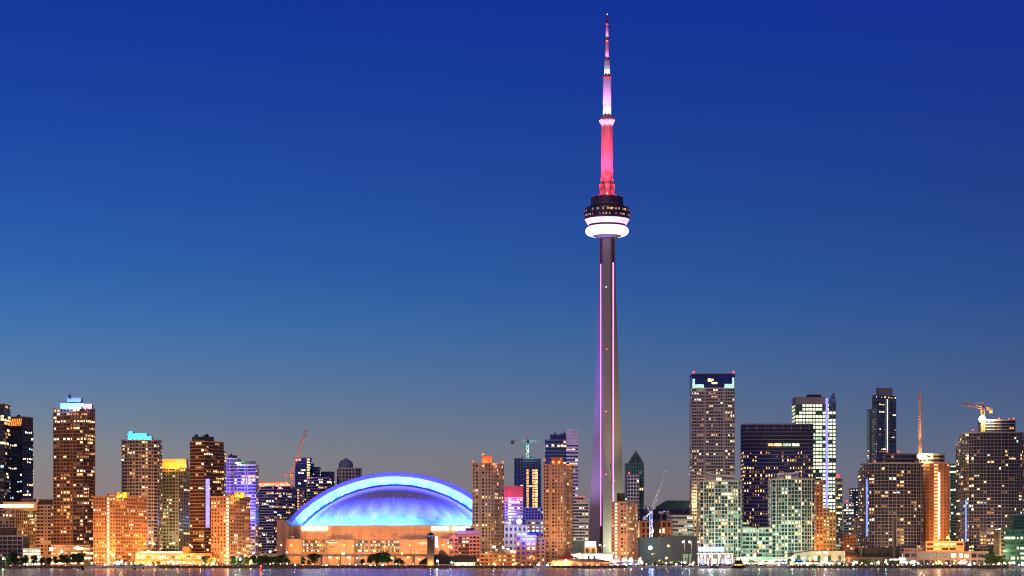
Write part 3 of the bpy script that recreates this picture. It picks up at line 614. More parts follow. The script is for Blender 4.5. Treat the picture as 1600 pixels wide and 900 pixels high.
r = bld('condo_wing', 'brown stepped wing with amber windows right of the winged green condo tower', (1275, 1286), 752, 1935, wall='terracotta', gl='g_brown', pat=(.5,), hf=.5, lit=.3, pal='orange', slab=(.3, .4, 'tan'), d=20)
facade(r, fp_box(X(1286, 1938), X(1296, 1938), 1936, 20), GZ, Z(795, 1938), wall='olive', gl='g_brown', pat=(.5,), hf=.5, lit=.4, pal='orange', slab=(.3, .4, 'tan'), name='side_wing')
facade(r, fp_box(X(1296, 1938), X(1306, 1938), 1938, 20), GZ, Z(801, 1938), wall='olive', gl='g_brown', pat=(.5,), hf=.5, lit=.4, pal='orange', name='side_wing')
box_part(r, 'penthouse', 1277, 1284, 748, 752, 1935, 6, 'dark_brown', 3)
r = bld('office_tower', 'broad navy glass office block with thin pale floor lines', (1162, 1271), 663, 2520, wall='navy', gl='g_blue', slab=(.3, .6, 'grey'), pat=(.55, .4, .65, .3), hf=.55, bw=3.0, fh=4.2, lit=.3, pal='warm', d=34, blank_top=7, runs=1,
        rows=[(25, 'l_warm', .6), (23, 'l_warm', .45), (22, 'l_amber', .35), (8, 'l_pale', .4)])
w = MB(tuple(r.location))
for k in range(8): w.box(X(1168 + k * 13.7, 2520), X(1168.7 + k * 13.7, 2520), 2519, 2519.6, Z(672, 2520), Z(662, 2520), 'slab_pale')
w.build('roof_fin', r)
w = MB(tuple(r.location)); Y_ = 2519
for a, b_, mm_ in ((1200, 1208, 'l_amber'), (1209, 1221, 'l_warm'), (1223, 1236, 'l_green'), (1238, 1249, 'l_office')): w.box(X(a, Y_), X(b_, Y_), Y_ - .3, Y_, Z(697, Y_), Z(693, Y_), mm_)
w.build('strip_window', r)
light('AREA', 'facade_fill', (X(1190, 2400), 2400, Z(860, 2400)), (1, .6, .35), 20000, r, r.location, aim=(X(1200, 2500), 2520, Z(820, 2500)), size=(12, 5))  # added fill, warms the foot of the navy front
r = bld('office_tower', 'brightly lit white green office tower with a curved blade on its roof corner', (1243, 1306), 631, 2720, wall='teal_wall', gl='g_green', slab=(.25, .6, 'copper_green'), pier=(.3, .5, 'teal_wall'), pat=(.9,), hf=.62, bw=4, fh=4.4, lit=1.1, pal='office', runs=3, d=34,
        rows=[(31, 'l_office', .8), (24, 'g_green', .9), (25, 'l_office', .8), (19, 'l_glow', .9), (18, 'g_green', .7), (17, 'l_glow', .85), (15, 'l_office', .9)])
box_part(r, 'parapet_wall', 1243, 1292, 621, 631, 2720, 30, 'grey', -.4)
box_part(r, 'penthouse', 1263, 1284, 616.5, 621, 2720, 12, 'navy', 6)
w = MB(tuple(r.location)); Y_ = 2719; pts = [(1294, 636), (1305.5, 636), (1306, 625), (1303, 613), (1299, 619), (1297, 626)]; n = 6
w.add([(X(a, Y_), Y_, Z(b_, Y_)) for a, b_ in pts] + [(X(a, Y_), Y_ + 8, Z(b_, Y_)) for a, b_ in pts], [tuple(range(n)), tuple(range(11, 5, -1))] + [(i, i + n, (i + 1) % n + n, (i + 1) % n) for i in range(n)], 'g_steel')
w.build('roof_blade', r)
strip(r, 'light_fin', 1290, 1293.5, 622, 795, 2720, 'l_violet', dy=-1.2, th=.8)
r = bld('tower_block', 'very slim speckled green lattice tower with a red top lamp', (1306.5, 1316), 748, 2300, wall='teal_wall', gl='g_teal', pier=(.3, .3, 'mint'), slab=(.3, .4, 'mint'), pat=(.8,), hf=.6, bw=2, lit=.5, pal='green', d=8)
beacon(r, 1309, 744, 2303, r=2.0)
r = bld('tower_block', 'small teal tower with a white top band in the gap between condo towers', (1318, 1334), 787, 2500, wall='teal_wall', gl='g_teal', slab=(.3, .5, 'pale'), pat=(.8,), hf=.5, lit=.22, pal='cool', rows=[(20, 'l_white', .9)], cap=60)
beacon(r, 1323, 783, 2505, r=1.1)
r = bld('tower_block', 'dark blue slab with lit dash windows far back in the gap', (1332, 1350), 764, 2750, wall='navy', gl='g_blue', pat=(.5,), hf=.4, lit=.3, pal='cool', cap=60)
w = MB(tuple(r.location)); w.lathe(X(1347.5, 2748), 2748, [(.5, Z(769.5, 2748)), (1.6, Z(768.3, 2748)), (.5, Z(767, 2748))], 'l_cool', 8); w.build('roof_lamp', r)
r = bld('apartment_block', 'brown brick midrise low in the gap, behind the orange street lamp', (1318, 1338), 836, 2200, wall='brick_orange', gl='g_dark', pat=(.5,), hf=.5, lit=.2, pal='warm')
r = bld('apartment_block', 'thin beige slab rising beside the wide curved condo tower', (1336, 1350), 810, 2300, wall='concrete_warm', gl='g_dark', pat=(.4, .6), hf=.5, lit=.2, pal='green')
r = bld('tower_block', 'slender dark blue tower with a white line of lights down its middle', (1364, 1371, 1405), 618, 2720, 'corner', turn=50, wall='navy', gl='g_steel', slab=(.7, .5, 'blue_grey'), pat=(.9, .9, .4), hf=.5, lit=.05, pal='warm', cap=80, rows=[(67, 'l_warm', .2)])
box_part(r, 'penthouse', 1373, 1396, 606, 618, 2728, 14, 'blue_grey', 6, ribs=6)
strip(r, 'light_fin', 1386.3, 1387.6, 624, 706, 2728, 'l_white', dy=2, th=.6)
facade(r, fp_box(X(1359, 2760), X(1366, 2760), 2762, 20), GZ, Z(640, 2760), wall='blue_grey', gl='g_steel', slab=(.3, .4, 'blue_grey'), pat=(.9,), hf=.7, lit=.03, pal='cool', name='side_wing', cap=20)
r = bld('condo_tower', 'wide curved dark condo tower with pink roof beacons behind the brick chimney', (1354, 1447), 724, 1970, 'round', bulge=16, seg=12, wall='dark_wall', gl='g_dark', slab=(.9, .3, 'slab_pale'), pier=(.25, .14, 'slab_pale'), pat=(.8,), bw=3.1, hf=.6, lit=.15, pal='mixed', d=34, sep_slabs=True)
facade(r, fp_box(X(1349, 1978), X(1356, 1978), 1988, 20), GZ, Z(735, 1978), wall='dark_wall', gl='g_steel', slab=(.7, .3, 'slab_pale'), pat=(.8,), hf=.6, lit=.25, pal='mixed', name='side_wing')
facade(r, fp_round(X(1385, 1982), X(1433, 1982), 1982, 18, 6, 6), Z(724, 1970) + 1, Z(710, 1982), wall='slab_dark', gl='g_dark', slab=(.4, .5, 'slab_dark'), pat=(.9,), hf=.6, lit=.02, pal='dim', name='penthouse')
for px_, py_ in ((1367, 721), (1386, 706), (1404, 705.5)): beacon(r, px_, py_, 1990, r=.9)
strip(r, 'light_banner', 1355, 1358, 748, 838, 1972, 'l_blue', dy=7)
r = bld('tower_under_construction', 'orange lit unfinished tower behind safety mesh with a vertical lamp string', (1447, 1486), 724, 2010, 'round', bulge=8, seg=8, wall='form_orange', gl='brick_brown', slab=(.4, .5, 'terracotta'), pier=(.3, .35, 'terracotta'), pat=(.8,), hf=.6, lit=.01, pal='orange', d=28, cols=[(3, 0, 'l_amber')])
facade(r, fp_round(X(1440, 2016), X(1478, 2016), 2018, 22, 5, 6), Z(724, 2010) + 1, Z(710, 2016), wall='concrete', gl='g_dark', slab=(.8, .7, 'concrete_warm'), pat=(.9,), hf=.5, lit=.1, pal='dim', name='bare_floors')
strip(r, 'lamp_string', 1466, 1468.2, 738, 842, 2010, 'l_glow', dy=-.8)
r = bld('parking_garage', 'orange lit open parking deck below the unfinished tower', (1447, 1506), 847, 1925, wall='terracotta', gl='g_brown', slab=(.5, 1.2, 'concrete_warm'), pier=(.4, .7, 'concrete_warm'), pat=(.98,), bw=6, fh=4.2, hf=.45, lit=.8, pal='orange', runs=3, d=24)
r = bld('office_tower', 'green lit office block in the gap between orange site and big condo tower', (1485, 1506), 726, 2300, wall='teal_wall', gl='g_green', slab=(.2, .6, 'teal_wall'), pat=(.95,), hf=.6, lit=.4, pal='office', runs=3, rows=[(49, 'l_warm', 1)])
r = bld('condo_tower', 'biggest curved condo tower at the right edge with a crane on its roof', (1512, 1606), 676, 1990, 'round', bulge=18, seg=13, wall='dark_wall', gl='g_dark', slab=(.9, .3, 'slab_pale'), pier=(.25, .14, 'slab_pale'), pat=(.8,), bw=3.1, hf=.6, lit=.2, pal='mixed', d=36, sep_slabs=True)
facade(r, fp_box(X(1504, 2000), X(1513, 2000), 2010, 20), GZ, Z(690, 2000), wall='dark_wall', gl='g_steel', slab=(.7, .3, 'slab_pale'), pat=(.8,), hf=.6, lit=.2, pal='mixed', name='side_wing')
facade(r, fp_round(X(1541, 2004), X(1588, 2004), 2003, 20, 5, 6), Z(676, 1990) + 1, Z(657, 2004), wall='slab_dark', gl='g_dark', slab=(.5, .5, 'slab_pale'), pat=(.9,), hf=.6, lit=.02, pal='dim', name='penthouse')
box_part(r, 'lift_housing', 1534, 1543, 660, 676, 2004, 12, 'terracotta', 4)
for px_, py_ in ((1520, 672), (1561, 654), (1577, 655), (1584, 654)): beacon(r, px_, py_, 2012, r=.9)
strip(r, 'light_banner', 1510.5, 1513, 780, 846, 1992, 'l_blue', dy=8)
r = bld('tower_block', 'sliver of an orange lit slab past the biggest condo tower', (1592, 1625), 690, 2150, wall='form_orange', gl='g_brown', slab=(.4, .6, 'brick_orange'), pat=(.8,), hf=.5, lit=.3, pal='orange', cap=40)
r = bld('office_building', 'stepped dark green glass building at the right end of the waterfront', (1571, 1640), 829, 1800, wall='copper_green', gl='g_green', slab=(.3, .5, 'copper_green'), pat=(.95, .95, .3), hf=.5, fh=4, bw=4, lit=.5, pal='office', runs=3, d=40)
facade(r, fp_box(X(1585, 1812), X(1640, 1812), 1815, 24), Z(829, 1800) + 1, Z(806, 1812), wall='copper_green', gl='g_green', slab=(.3, .4, 'copper_green'), pat=(.9,), hf=.5, lit=.05, pal='green', name='upper_storey')
facade(r, fp_box(X(1562, 1806), X(1571, 1806), 1806, 22), GZ, Z(831, 1806), wall='olive', gl='g_brown', pat=(.5,), hf=.7, lit=.05, pal='dim', pier=(.3, .3, 'olive'), name='side_wing')
r = bld('retail_podium', 'long pinkish two storey podium with framed windows behind the waterfront lamps', (1412, 1548), 863, 1830, wall='pinkish', gl='g_dark', slab=(.4, .9, 'pinkish'), pier=(.5, .8, 'pinkish'), pat=(.9, .9, .9), bw=5.5, fh=4.6, hf=.62, lit=.24, pal='green', d=40, runs=2)
facade(r, fp_box(X(1413, 1829), X(1440, 1829), 1828.6, 4), Z(863, 1829) + 1, Z(858.5, 1829), wall='pinkish', gl='g_dark', pat=(.6,), hf=.5, lit=0, name='parapet_wall')

# ------------------------------------------------------------------ domed stadium
def stadium():
    Y0 = 2250.0; cx = X(617, Y0); s = Y0 / F; zr = Z(822, Y0)
    o = (cx, Y0, GZ)
    r = empty('domed_stadium', o, 'great domed stadium with blue and cyan lit arched roof above orange lit concrete walls', 'stadium')
    hw = 178 * s
    # concrete bowl: wide front, round corner drums, higher left shoulder
    w = MB(o)
    P = fp_chamfer(cx - 188 * s, cx + 188 * s, Y0, 175, 26)
    w.prism(P, GZ, zr, 'concrete_warm'); w.prism(offset(P, 0.7), zr, zr + 0.8, 'concrete')
    for zz in (828, 833.5, 839): w.prism(offset(P, 0.35), Z(zz, Y0) - .2, Z(zz, Y0) + .2, 'terracotta')
    for k in range(16): w.box(cx + (-160 + k * 21.5) * s - .25, cx + (-160 + k * 21.5) * s + .25, Y0 - .4, Y0, Z(842, Y0), zr - .3, 'pinkish')
    w.build('wall', r)
    w = MB(o)                       # shoulder block at the left, rising above the rim
    xl = X(429, Y0)
    w.add([(xl, Y0 + 20, GZ), (X(452, Y0), Y0 + 12, GZ), (X(452, Y0), Y0 + 60, GZ), (xl, Y0 + 70, GZ),
           (xl, Y0 + 20, Z(811, Y0)), (X(441, Y0), Y0 + 14, Z(812, Y0)), (X(441, Y0), Y0 + 60, Z(812, Y0)), (xl, Y0 + 70, Z(811, Y0)),
           (X(452, Y0), Y0 + 12, Z(822.5, Y0)), (X(452, Y0), Y0 + 60, Z(822.5, Y0))],
          [(0, 1, 8, 5, 4), (0, 4, 7, 3), (4, 5, 6, 7), (5, 8, 9, 6), (1, 2, 9, 8), (2, 3, 7, 6, 9)], 'concrete_warm')
    w.build('shoulder_block', r)
    for (a, b_, t_, d_) in ((446, 473, 843, 9), (511, 555, 844, 7), (624, 680, 844, 7), (690, 730, 843, 8)):
        w = MB(o); w.prism(fp_round(X(a, Y0), X(b_, Y0), Y0 - d_, d_ + 1, d_ * .7, 10), GZ, Z(t_, Y0), 'concrete_warm')
        w.prism(fp_round(X(a, Y0) - .4, X(b_, Y0) + .4, Y0 - d_ - .4, d_ + 1, d_ * .7, 10), Z(t_, Y0), Z(t_, Y0) + .7, 'concrete')
        w.build('corner_drum', r)
    # window banks
    for (a, b_) in ((473, 485), (486, 499), (501, 512), (556, 575), (579, 600), (603, 624)):
        w = MB(o); x0, x1 = X(a, Y0), X(b_, Y0); z1, z0 = Z(844, Y0), Z(863, Y0)
        w.box(x0, x1, Y0 - .7, Y0 - .05, z0, z1, 'g_teal')
        n = max(3, int((b_ - a) / 3))
        for k in range(n + 1): xx = x0 + (x1 - x0) * k / n; w.box(xx - .12, xx + .12, Y0 - 1, Y0 - .7, z0, z1, 'grey')
        for k in range(5): zz = z0 + (z1 - z0) * k / 4; w.box(x0, x1, Y0 - 1.1, Y0 - .72, zz - .3, zz + .3, 'brick_orange')
        w.build('window_bank', r)
        me = None
        for k in range(n):
            for j in range(4):
                if R.random() < .4:
                    w = MB(o); c0 = x0 + (x1 - x0) * (k + .14) / n; c1 = x0 + (x1 - x0) * (k + .86) / n
                    w.box(c0, c1, Y0 - .85, Y0 - .7, z0 + (z1 - z0) * (j + .2) / 4, z0 + (z1 - z0) * (j + .8) / 4, R.choice(['l_white', 'l_cool', 'l_warm', 'l_dim', 'l_dim']))
                    w.build('window', r)
    for (a, b_) in ((472, 512), (674, 702), (706, 735)): strip(r, 'sign_board', a, b_, 823.2, 828.5, Y0, 'l_glow', dy=-.9, th=.5)
    w = MB(o)
    for (a, b_, t_) in ((538, 551, 834), (612, 622, 835), (629, 644, 834), (519, 521, 834), (578, 584, 835)): w.box(X(a, Y0), X(b_, Y0), Y0 - .6, Y0 - .25, Z(t_ + 3.5, Y0), Z(t_, Y0), 'grey')
    w.build('vent', r)
    w = MB(o)
    for (a, zz) in ((513, 847.5), (513, 855), (513, 861.5), (654, 848), (654, 855), (654, 862)):
        for k in range(7): w.box(X(a + k * 2.1, Y0), X(a + 1.5 + k * 2.1, Y0), Y0 - 8.6, Y0 - 7, Z(zz + 1, Y0), Z(zz, Y0), 'l_pale' if zz < 850 else 'l_dim')
    w.build('window_slot', r)
    # roof
    def arc(half, sag, n=64):
        Rr = (half * half + sag * sag) / (2 * sag)
        return [(-half + 2 * half * i / n, math.sqrt(max(0, Rr * Rr - (-half + 2 * half * i / n) ** 2)) - (Rr - sag)) for i in range(n + 1)]
    E0, E1, E2, E3 = arc(178 * s, 86 * s), arc(168 * s, 79 * s), arc(147 * s, 65.5 * s), arc(139 * s, 60 * s)
    yr = Y0 + 62                     # plane of the arch
    sc = yr / Y0                     # the arch stands further back and is that much larger
    def band(A, ya, B, yb, m, name, k=1.0):
        w = MB(o); n = len(A)
        vs = [(cx * sc + x * sc, ya, zr + z * sc) for x, z in A] + [(cx * sc + x * sc, yb, zr + z * sc) for x, z in B]
        w.add(vs, [(i, i + n, i + n + 1, i + 1) for i in range(n - 1)], m); return w.build(name, r, smooth=True)
    E0b = arc(178 * s, 86 * s)
    band(E0, yr + 110, E0, yr + 8, 'roof_panel', 'roof_vault')
    band(E0, yr + 8, E1, yr, 'roof_panel', 'roof_edge')
    band(E1, yr, E2, yr + 7, 'roof_panel', 'arch_fascia')
    band(E2, yr + 7, E2, yr + 1.0, 'black', 'arch_shadow_gap')
    band([(x * 1.012, z + .9) for x, z in E2], yr - .2, [(x * .99, z - .7) for x, z in E2], yr - .2, 'arch_dark', 'arch_lip')
    band([(x * .99, z - .7) for x, z in E2], yr, E3, yr - 1, 'roof_rim', 'arch_rim')
    # quarter dome
    w = MB(o); a = 139 * s; bq = 46.0; sag = 60 * s; Rr = (a * a + sag * sag) / (2 * sag)
    def dome(rho, psi, lift=0.0):
        z = math.sqrt(Rr * Rr - (a * rho) ** 2) - (Rr - sag)
        return ((cx + a * rho * math.cos(psi)) * sc, yr - 1.2 - bq * rho * math.sin(psi), zr + z * sc + lift)
    NR, NP = 26, 72
    vs = [dome(i / NR, math.pi * j / NP) for i in range(NR + 1) for j in range(NP + 1)]
    w.add(vs, [(i * (NP + 1) + j, i * (NP + 1) + j + 1, (i + 1) * (NP + 1) + j + 1, (i + 1) * (NP + 1) + j) for i in range(NR) for j in range(NP)], 'roof_panel')
    w.build('roof_dome', r, smooth=True)
    for k in range(1, 22):
        w = MB(o); psi = math.pi * k / 22
        for i in range(6, NR): w.tube(dome(i / NR, psi, .15), dome((i + 1) / NR, psi, .15), .26, 'seam', 4)
        w.build('roof_seam', r)
    # skirt between dome and rim
    w = MB(o); n = 60
    w.add([dome(1, math.pi * j / n, .2) for j in range(n + 1)] + [(dome(1, math.pi * j / n)[0], dome(1, math.pi * j / n)[1] - 1.0, zr + .75) for j in range(n + 1)],
          [(j, j + 1, j + n + 2, j + n + 1) for j in range(n)], 'roof_rim'); w.build('roof_skirt', r)
    # flood lights: along the rim for the dome, behind the lip for the fascia
    for k in range(25):
        psi = math.pi * (k + .5) / 25
        g = .15 if k in (8, 9) else 1.0
        q = dome(1.0, psi); q2 = dome(.82, psi); n_ = Vector((math.cos(psi), -math.sin(psi)))
        p = (q[0] + n_.x * 7, q[1] + n_.y * 7, zr + 1.6)
        light('AREA', 'dome_floodlight', p, (0.10, .46, 1.0), 12500 * g, r, o, aim=(q2[0], q2[1], q2[2] + 2), size=(5, .8))
        if k % 2 == 0: light('SPOT', 'dome_floodlight', (p[0] + n_.x * 6, p[1] + n_.y * 6, p[2]), (0.03, .035, 1.0), 1500000, r, o, radius=.4, aim=dome(.45, psi), spot=48, blend=1)
        if k % 2: light('SPOT', 'dome_floodlight', (p[0] + n_.x * 4, p[1] + n_.y * 4, p[2] + 1), (0.01, .02, 1.0), 2600000, r, o, radius=.4, aim=dome(.08, psi, 1.5), spot=24, blend=1)
    for k in range(26):
        x = -143 + 286 * (k + .5) / 26
        i = int((x + 147) / 294 * 64); x2, z2 = E2[i]; x1 = x2 * 1.12; 
        e1 = min(E1, key=lambda q: abs(q[0] - x1))
        p = ((cx + x2 * 1.0) * sc, yr + .9, zr + z2 * sc + 1.0)
        light('AREA', 'arch_floodlight', p, (.09, .56, 1.0), 4600, r, o, aim=((cx + e1[0]) * sc, yr + 3.5, zr + (z2 * .3 + e1[1] * .7) * sc + 1), size=(8, .5))
        if k % 2: light('AREA', 'arch_floodlight', ((cx + e1[0]) * sc, yr - 16, zr + e1[1] * sc + 2), (.05, .05, 1.0), 30000, r, o, aim=((cx + e1[0] * 1.03) * sc, yr + 4, zr + e1[1] * sc + 4), size=(8, .8))
    for k in range(15): light('AREA', 'wall_floodlight', (X(436 + k * 22, Y0), Y0 - 30, Z(868, Y0)), (1, .31, .05) if k % 3 else (1, .34, .13), (5600, 3600, 6400, 4600)[k % 4], r, o, aim=(X(436 + k * 22, Y0), Y0, Z(838, Y0)), size=(3, 1))
    # satellite dish on a bracket
    w = MB(o); c = Vector((X(457, Y0), Y0 - 5, Z(839, Y0))); w.lathe(c.x, c.y, [(.3, c.z - 2.4), (1.6, c.z - 1.2), (2.3, c.z + .6)], 'pale', 12); w.tube((c.x, c.y, Z(843, Y0)), tuple(c - Vector((0, 0, 2))), .25, 'metal', 5); w.build('satellite_dish', r)
    return r
stadium_pending = True

# ------------------------------------------------------------------ the needle tower
def needle():
    Y = 2300.0; s = Y / F; cx = X(948.5, Y); o = (cx, Y, GZ)
    z = lambda py: Z(py, Y)
    r = empty('communications_tower', o, 'very tall concrete needle tower with glowing round pod and red and white lit mast', 'tower')
    keys = [(880, 24.5), (865, 22.2), (770, 17.6), (700, 15.2), (640, 13.2), (570, 11.4), (500, 9.6), (430, 8.4), (366, 7.7)]
    def sec(py, L):
        t = 4.3 if py > 500 else 4.3 - (500 - py) * .006
        pts = []
        for i, ang in enumerate((-93, 27, 147)):
            d = Vector((math.cos(math.radians(ang)), math.sin(math.radians(ang)))); n = Vector((-d.y, d.x))
            e = d * L
            tt = t * (.92 if i == 0 else .75)
            for q in (e - n * tt, e + n * tt): pts.append((cx + q.x, Y + q.y, z(py)))
            b1 = math.radians(ang + 60 - 13); b2 = math.radians(ang + 60 + 13); rn = min(6.9, L * .93)
            pts.append((cx + rn * math.cos(b1), Y + rn * math.sin(b1), z(py))); pts.append((cx + rn * math.cos(b2), Y + rn * math.sin(b2), z(py)))
        return pts
    secs = []
    for (p0, l0), (p1, l1) in zip(keys, keys[1:]):
        n = max(1, int(abs(p0 - p1) / 6))
        secs += [sec(p0 + (p1 - p0) * i / n, l0 + (l1 - l0) * i / n) for i in range(n)]
    secs.append(sec(*keys[-1]))
    w = MB(o); w.loft(secs, 'shaft_concrete'); w.build('shaft', r)
    for k in range(12):
        t = 2 * math.pi * k / 12; w = MB(o); w.tube((cx + 12 * s * math.cos(t), Y + 12 * s * math.sin(t), z(372)), (cx + 25 * s * math.cos(t), Y + 25 * s * math.sin(t), z(367.5)), .35, 'shaft_concrete', 5); w.build('pod_bracket', r)
    # light strips in the two lift grooves facing the lake
    for ang, wd, p0, p1 in ((-33, 1.0, 411, 872), (-153, .62, 413, 822)):
        c = Vector((math.cos(math.radians(ang)), math.sin(math.radians(ang)))); u = Vector((-c.y, c.x))
        w = MB(o); b0 = Vector((cx, Y)) + c * 6.9; w.obox(b0, u, c, 2.0, .25, z(880), z(372), 'groove'); w.build('lift_glazing', r)
        w = MB(o); b0 = Vector((cx, Y)) + c * 7.2
        py = p0
        while py < p1:
            w.obox(b0, u, c, wd, .35, z(py + 2.9), z(py), 'led_pink'); py += 3.3
        w.build('light_strip', r)
    for px_, py_, mm_ in ((946.5, 450.5, 'l_cool'), (947, 547.5, 'l_red'), (946, 644.5, 'l_red'), (945.5, 742.5, 'l_red'), (958, 751, 'l_red')):
        w = MB(o); rr = 1.0; y_ = Y - (9.5 + (py_ - 366) * .028); w.lathe(X(px_, Y), y_, [(.2, z(py_) - rr), (rr, z(py_)), (.2, z(py_) + rr)], mm_, 8); w.build('beacon', r)
    L = lambda prof, m, nm, n=36: (lambda w: (w.lathe(cx, Y, [(rr * s, z(p)) for rr, p in prof], m, n), w.build(nm, r, smooth=False))[1])(MB(o))
    L([(14, 372), (17, 369.5), (27, 368)], 'shaft_concrete', 'pod_underside')
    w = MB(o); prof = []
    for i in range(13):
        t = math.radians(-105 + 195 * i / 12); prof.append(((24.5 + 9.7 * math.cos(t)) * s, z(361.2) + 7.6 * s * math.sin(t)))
    w.lathe(cx, Y, prof, 'radome', 48); w.build('radome', r, smooth=True)  # emission stands in for floodlight falling on the radome
    L([(29.2, 354), (29.2, 351.3)], 'groove', 'pod_neck', 40); L([(30.2, 351.2), (34.8, 343.6), (34, 343)], 'pod_glow', 'glow_ring', 40)  # ring's glow is emission too, in place of light on it
    w = MB(o)
    for k in range(20):
        t = 2 * math.pi * k / 20; w.tube((cx + 30.4 * s * math.cos(t), Y + 30.4 * s * math.sin(t), z(351.2)), (cx + 34.9 * s * math.cos(t), Y + 34.9 * s * math.sin(t), z(343.5)), .16, 'purple_wall', 4)
    w.build('ring_fin', r)
    L([(34.8, 343.2), (35.6, 341), (35.8, 336), (35.2, 335.6), (35.8, 335.2), (35.9, 330), (35.2, 326.5), (32, 325), (28, 322.5), (25.5, 321.5)], 'pod_dark', 'pod', 48)
    # pod windows
    for zz, hh, rr, pr, mm in ((330.5, 3.2, 35.95, .5, ['l_amber', 'l_dim', 'l_faint', 'l_dim']), (338.0, 2.4, 35.95, .6, ['l_faint', 'l_red_dim', 'l_dim'])):
        for k in range(44):
            t = math.radians(180 + 360 * k / 88.0)
            m = R.choice(mm) if R.random() < pr else 'g_dark'
            w = MB(o); d = Vector((math.cos(t), math.sin(t))); u = Vector((-d.y, d.x)); w.obox(Vector((cx, Y)) + d * (rr * s - .1), u, d, .72, .2, z(zz + hh / 2), z(zz - hh / 2), m); w.build('window', r)
    L([(25.3, 322.5), (25.3, 309), (24.6, 308), (12, 307.5)], 'pod_drum', 'pod_drum', 40)
    w = MB(o)
    for k in range(40):
        t = 2 * math.pi * k / 40; t2 = 2 * math.pi * (k + 1) / 40; q = 34.5 * s
        w.tube((cx + q * math.cos(t), Y + q * math.sin(t), z(324.6)), (cx + q * math.cos(t), Y + q * math.sin(t), z(321.8)), .09, 'metal', 3)
        w.tube((cx + q * math.cos(t), Y + q * math.sin(t), z(321.8)), (cx + q * math.cos(t2), Y + q * math.sin(t2), z(321.8)), .09, 'metal', 3)
    w.build('railing', r)
    # mast base cabins and hexagonal mast
    w = MB(o)
    for k in range(6):
        t = math.radians(30 + 60 * k); c = (cx + 9.6 * s * math.cos(t), Y + 9.6 * s * math.sin(t))
        w.box(c[0] - 2.0, c[0] + 2.0, c[1] - 2.0, c[1] + 2.0, z(308), z(297), 'mast_white'); w.box(c[0] - 2.5, c[0] + 2.5, c[1] - 2.5, c[1] + 2.5, z(297), z(296), 'mast_white')
        w.box(c[0] - 2.3, c[0] + 2.3, c[1] - 2.3, c[1] + 2.3, z(296), z(288.5), 'slab_dark'); w.box(c[0] - 1.0, c[0] + 1.0, c[1] - 1, c[1] + 1, z(288.5), z(276 + (k % 2) * 5), 'mast_white')
    w.build('antenna_cabin', r)
    H = lambda prof, m, nm, n: (lambda w: (w.lathe(cx, Y, [(rr * s, z(p)) for rr, p in prof], m, n), w.build(nm, r))[1])(MB(o))
    H([(9.2, 308), (9.1, 240), (8.8, 196)], 'mast_white', 'mast_base', 6)
    L([(8.8, 196), (10, 193), (12, 190), (12.2, 187.5), (11.4, 186)], 'mast_white', 'sky_deck')
    L([(11.3, 186), (10.8, 185), (6.6, 179.8), (6.4, 178)], 'mast_white', 'sky_deck_roof')
    L([(11.6, 186.6), (11.7, 185.6), (11.2, 185.5)], 'dark_wall', 'sky_deck_rim')
    w = MB(o)
    for k in range(14):
        t = math.radians(190 + 160 * k / 13); w.box(cx + 12.2 * s * math.cos(t) - .25, cx + 12.2 * s * math.cos(t) + .25, Y + 12.2 * s * math.sin(t) - .4, Y + 12.2 * s * math.sin(t), z(189.6), z(188.4), 'l_pale' if k % 3 == 0 else 'dark_wall')
    w.build('porthole', r)
    H([(6.4, 179), (6.3, 121.5)], 'mast_white', 'antenna_cylinder', 16); L([(6.9, 121.5), (6.9, 119.5)], 'red_paint', 'mast_collar')
    H([(4.7, 119.5), (4.5, 95)], 'mast_white', 'antenna_cylinder', 14); L([(4.0, 95), (3.6, 93.4)], 'red_paint', 'mast_collar')
    H([(2.6, 93.4), (2.4, 67)], 'mast_white', 'antenna_cylinder', 12); L([(1.8, 67), (3.2, 65.5), (3.4, 63.5), (1.8, 61.5)], 'red_paint', 'mast_collar')
    H([(2.1, 62), (1.9, 39)], 'mast_white', 'antenna_cylinder', 10); L([(1.6, 39.5), (2.6, 38.4), (2.6, 37), (1.4, 36)], 'red_paint', 'mast_collar')
    H([(1.4, 36.5), (.9, 24.5), (.3, 23)], 'dark_red', 'antenna_tip', 8)
    for (px_, py_, mm_) in ((947.3, 306.2, 'l_pale'), (948.2, 64.5, 'l_amber'), (948.3, 38.5, 'l_red'), (948.6, 23.5, 'l_pale')):
        w = MB(o); w.lathe(X(px_, Y), Y - (3 if py_ < 100 else 17), [(.1, z(py_) - .7), (.7, z(py_)), (.1, z(py_) + .7)], mm_, 8); w.build('beacon', r)
    # the tower's own floodlights
    PK = (1, .32, .62); RD = (1, .02, .06); VI = (.55, .35, 1.0)
    for ang in (-150, -90, -30):
        c = Vector((math.cos(math.radians(ang)), math.sin(math.radians(ang))))
        P = lambda rr, py: (cx + c.x * rr, Y + c.y * rr, z(py))
        light('SPOT', 'mast_floodlight', P(15.5, 307), RD, 420000, r, o, radius=.3, aim=P(4, 262), spot=50, blend=1)
        light('SPOT', 'mast_floodlight', P(15.0, 306), (1, .04, .16), 1300000, r, o, radius=.3, aim=P(4.5, 212), spot=30, blend=1)
        light('SPOT', 'mast_floodlight', P(7.6, 184.5), (1, .55, 1), 60000, r, o, radius=.2, aim=P(3.6, 160), spot=70, blend=1)
        light('SPOT', 'mast_floodlight', P(9.6, 184), (.80, .30, 1), 260000, r, o, radius=.2, aim=P(3.6, 135), spot=32, blend=1)
        light('SPOT', 'mast_floodlight', P(4.4, 119.5), (.7, .65, 1), 60000, r, o, radius=.15, aim=P(2.7, 108), spot=60, blend=1)
        light('SPOT', 'mast_floodlight', P(3.6, 93.5), (1, .15, .4), 26000, r, o, radius=.15, aim=P(1.2, 78), spot=50, blend=1)
        light('SPOT', 'mast_floodlight', P(3.4, 61.5), (1, .2, .45), 18000, r, o, radius=.15, aim=P(1.0, 50), spot=50, blend=1)
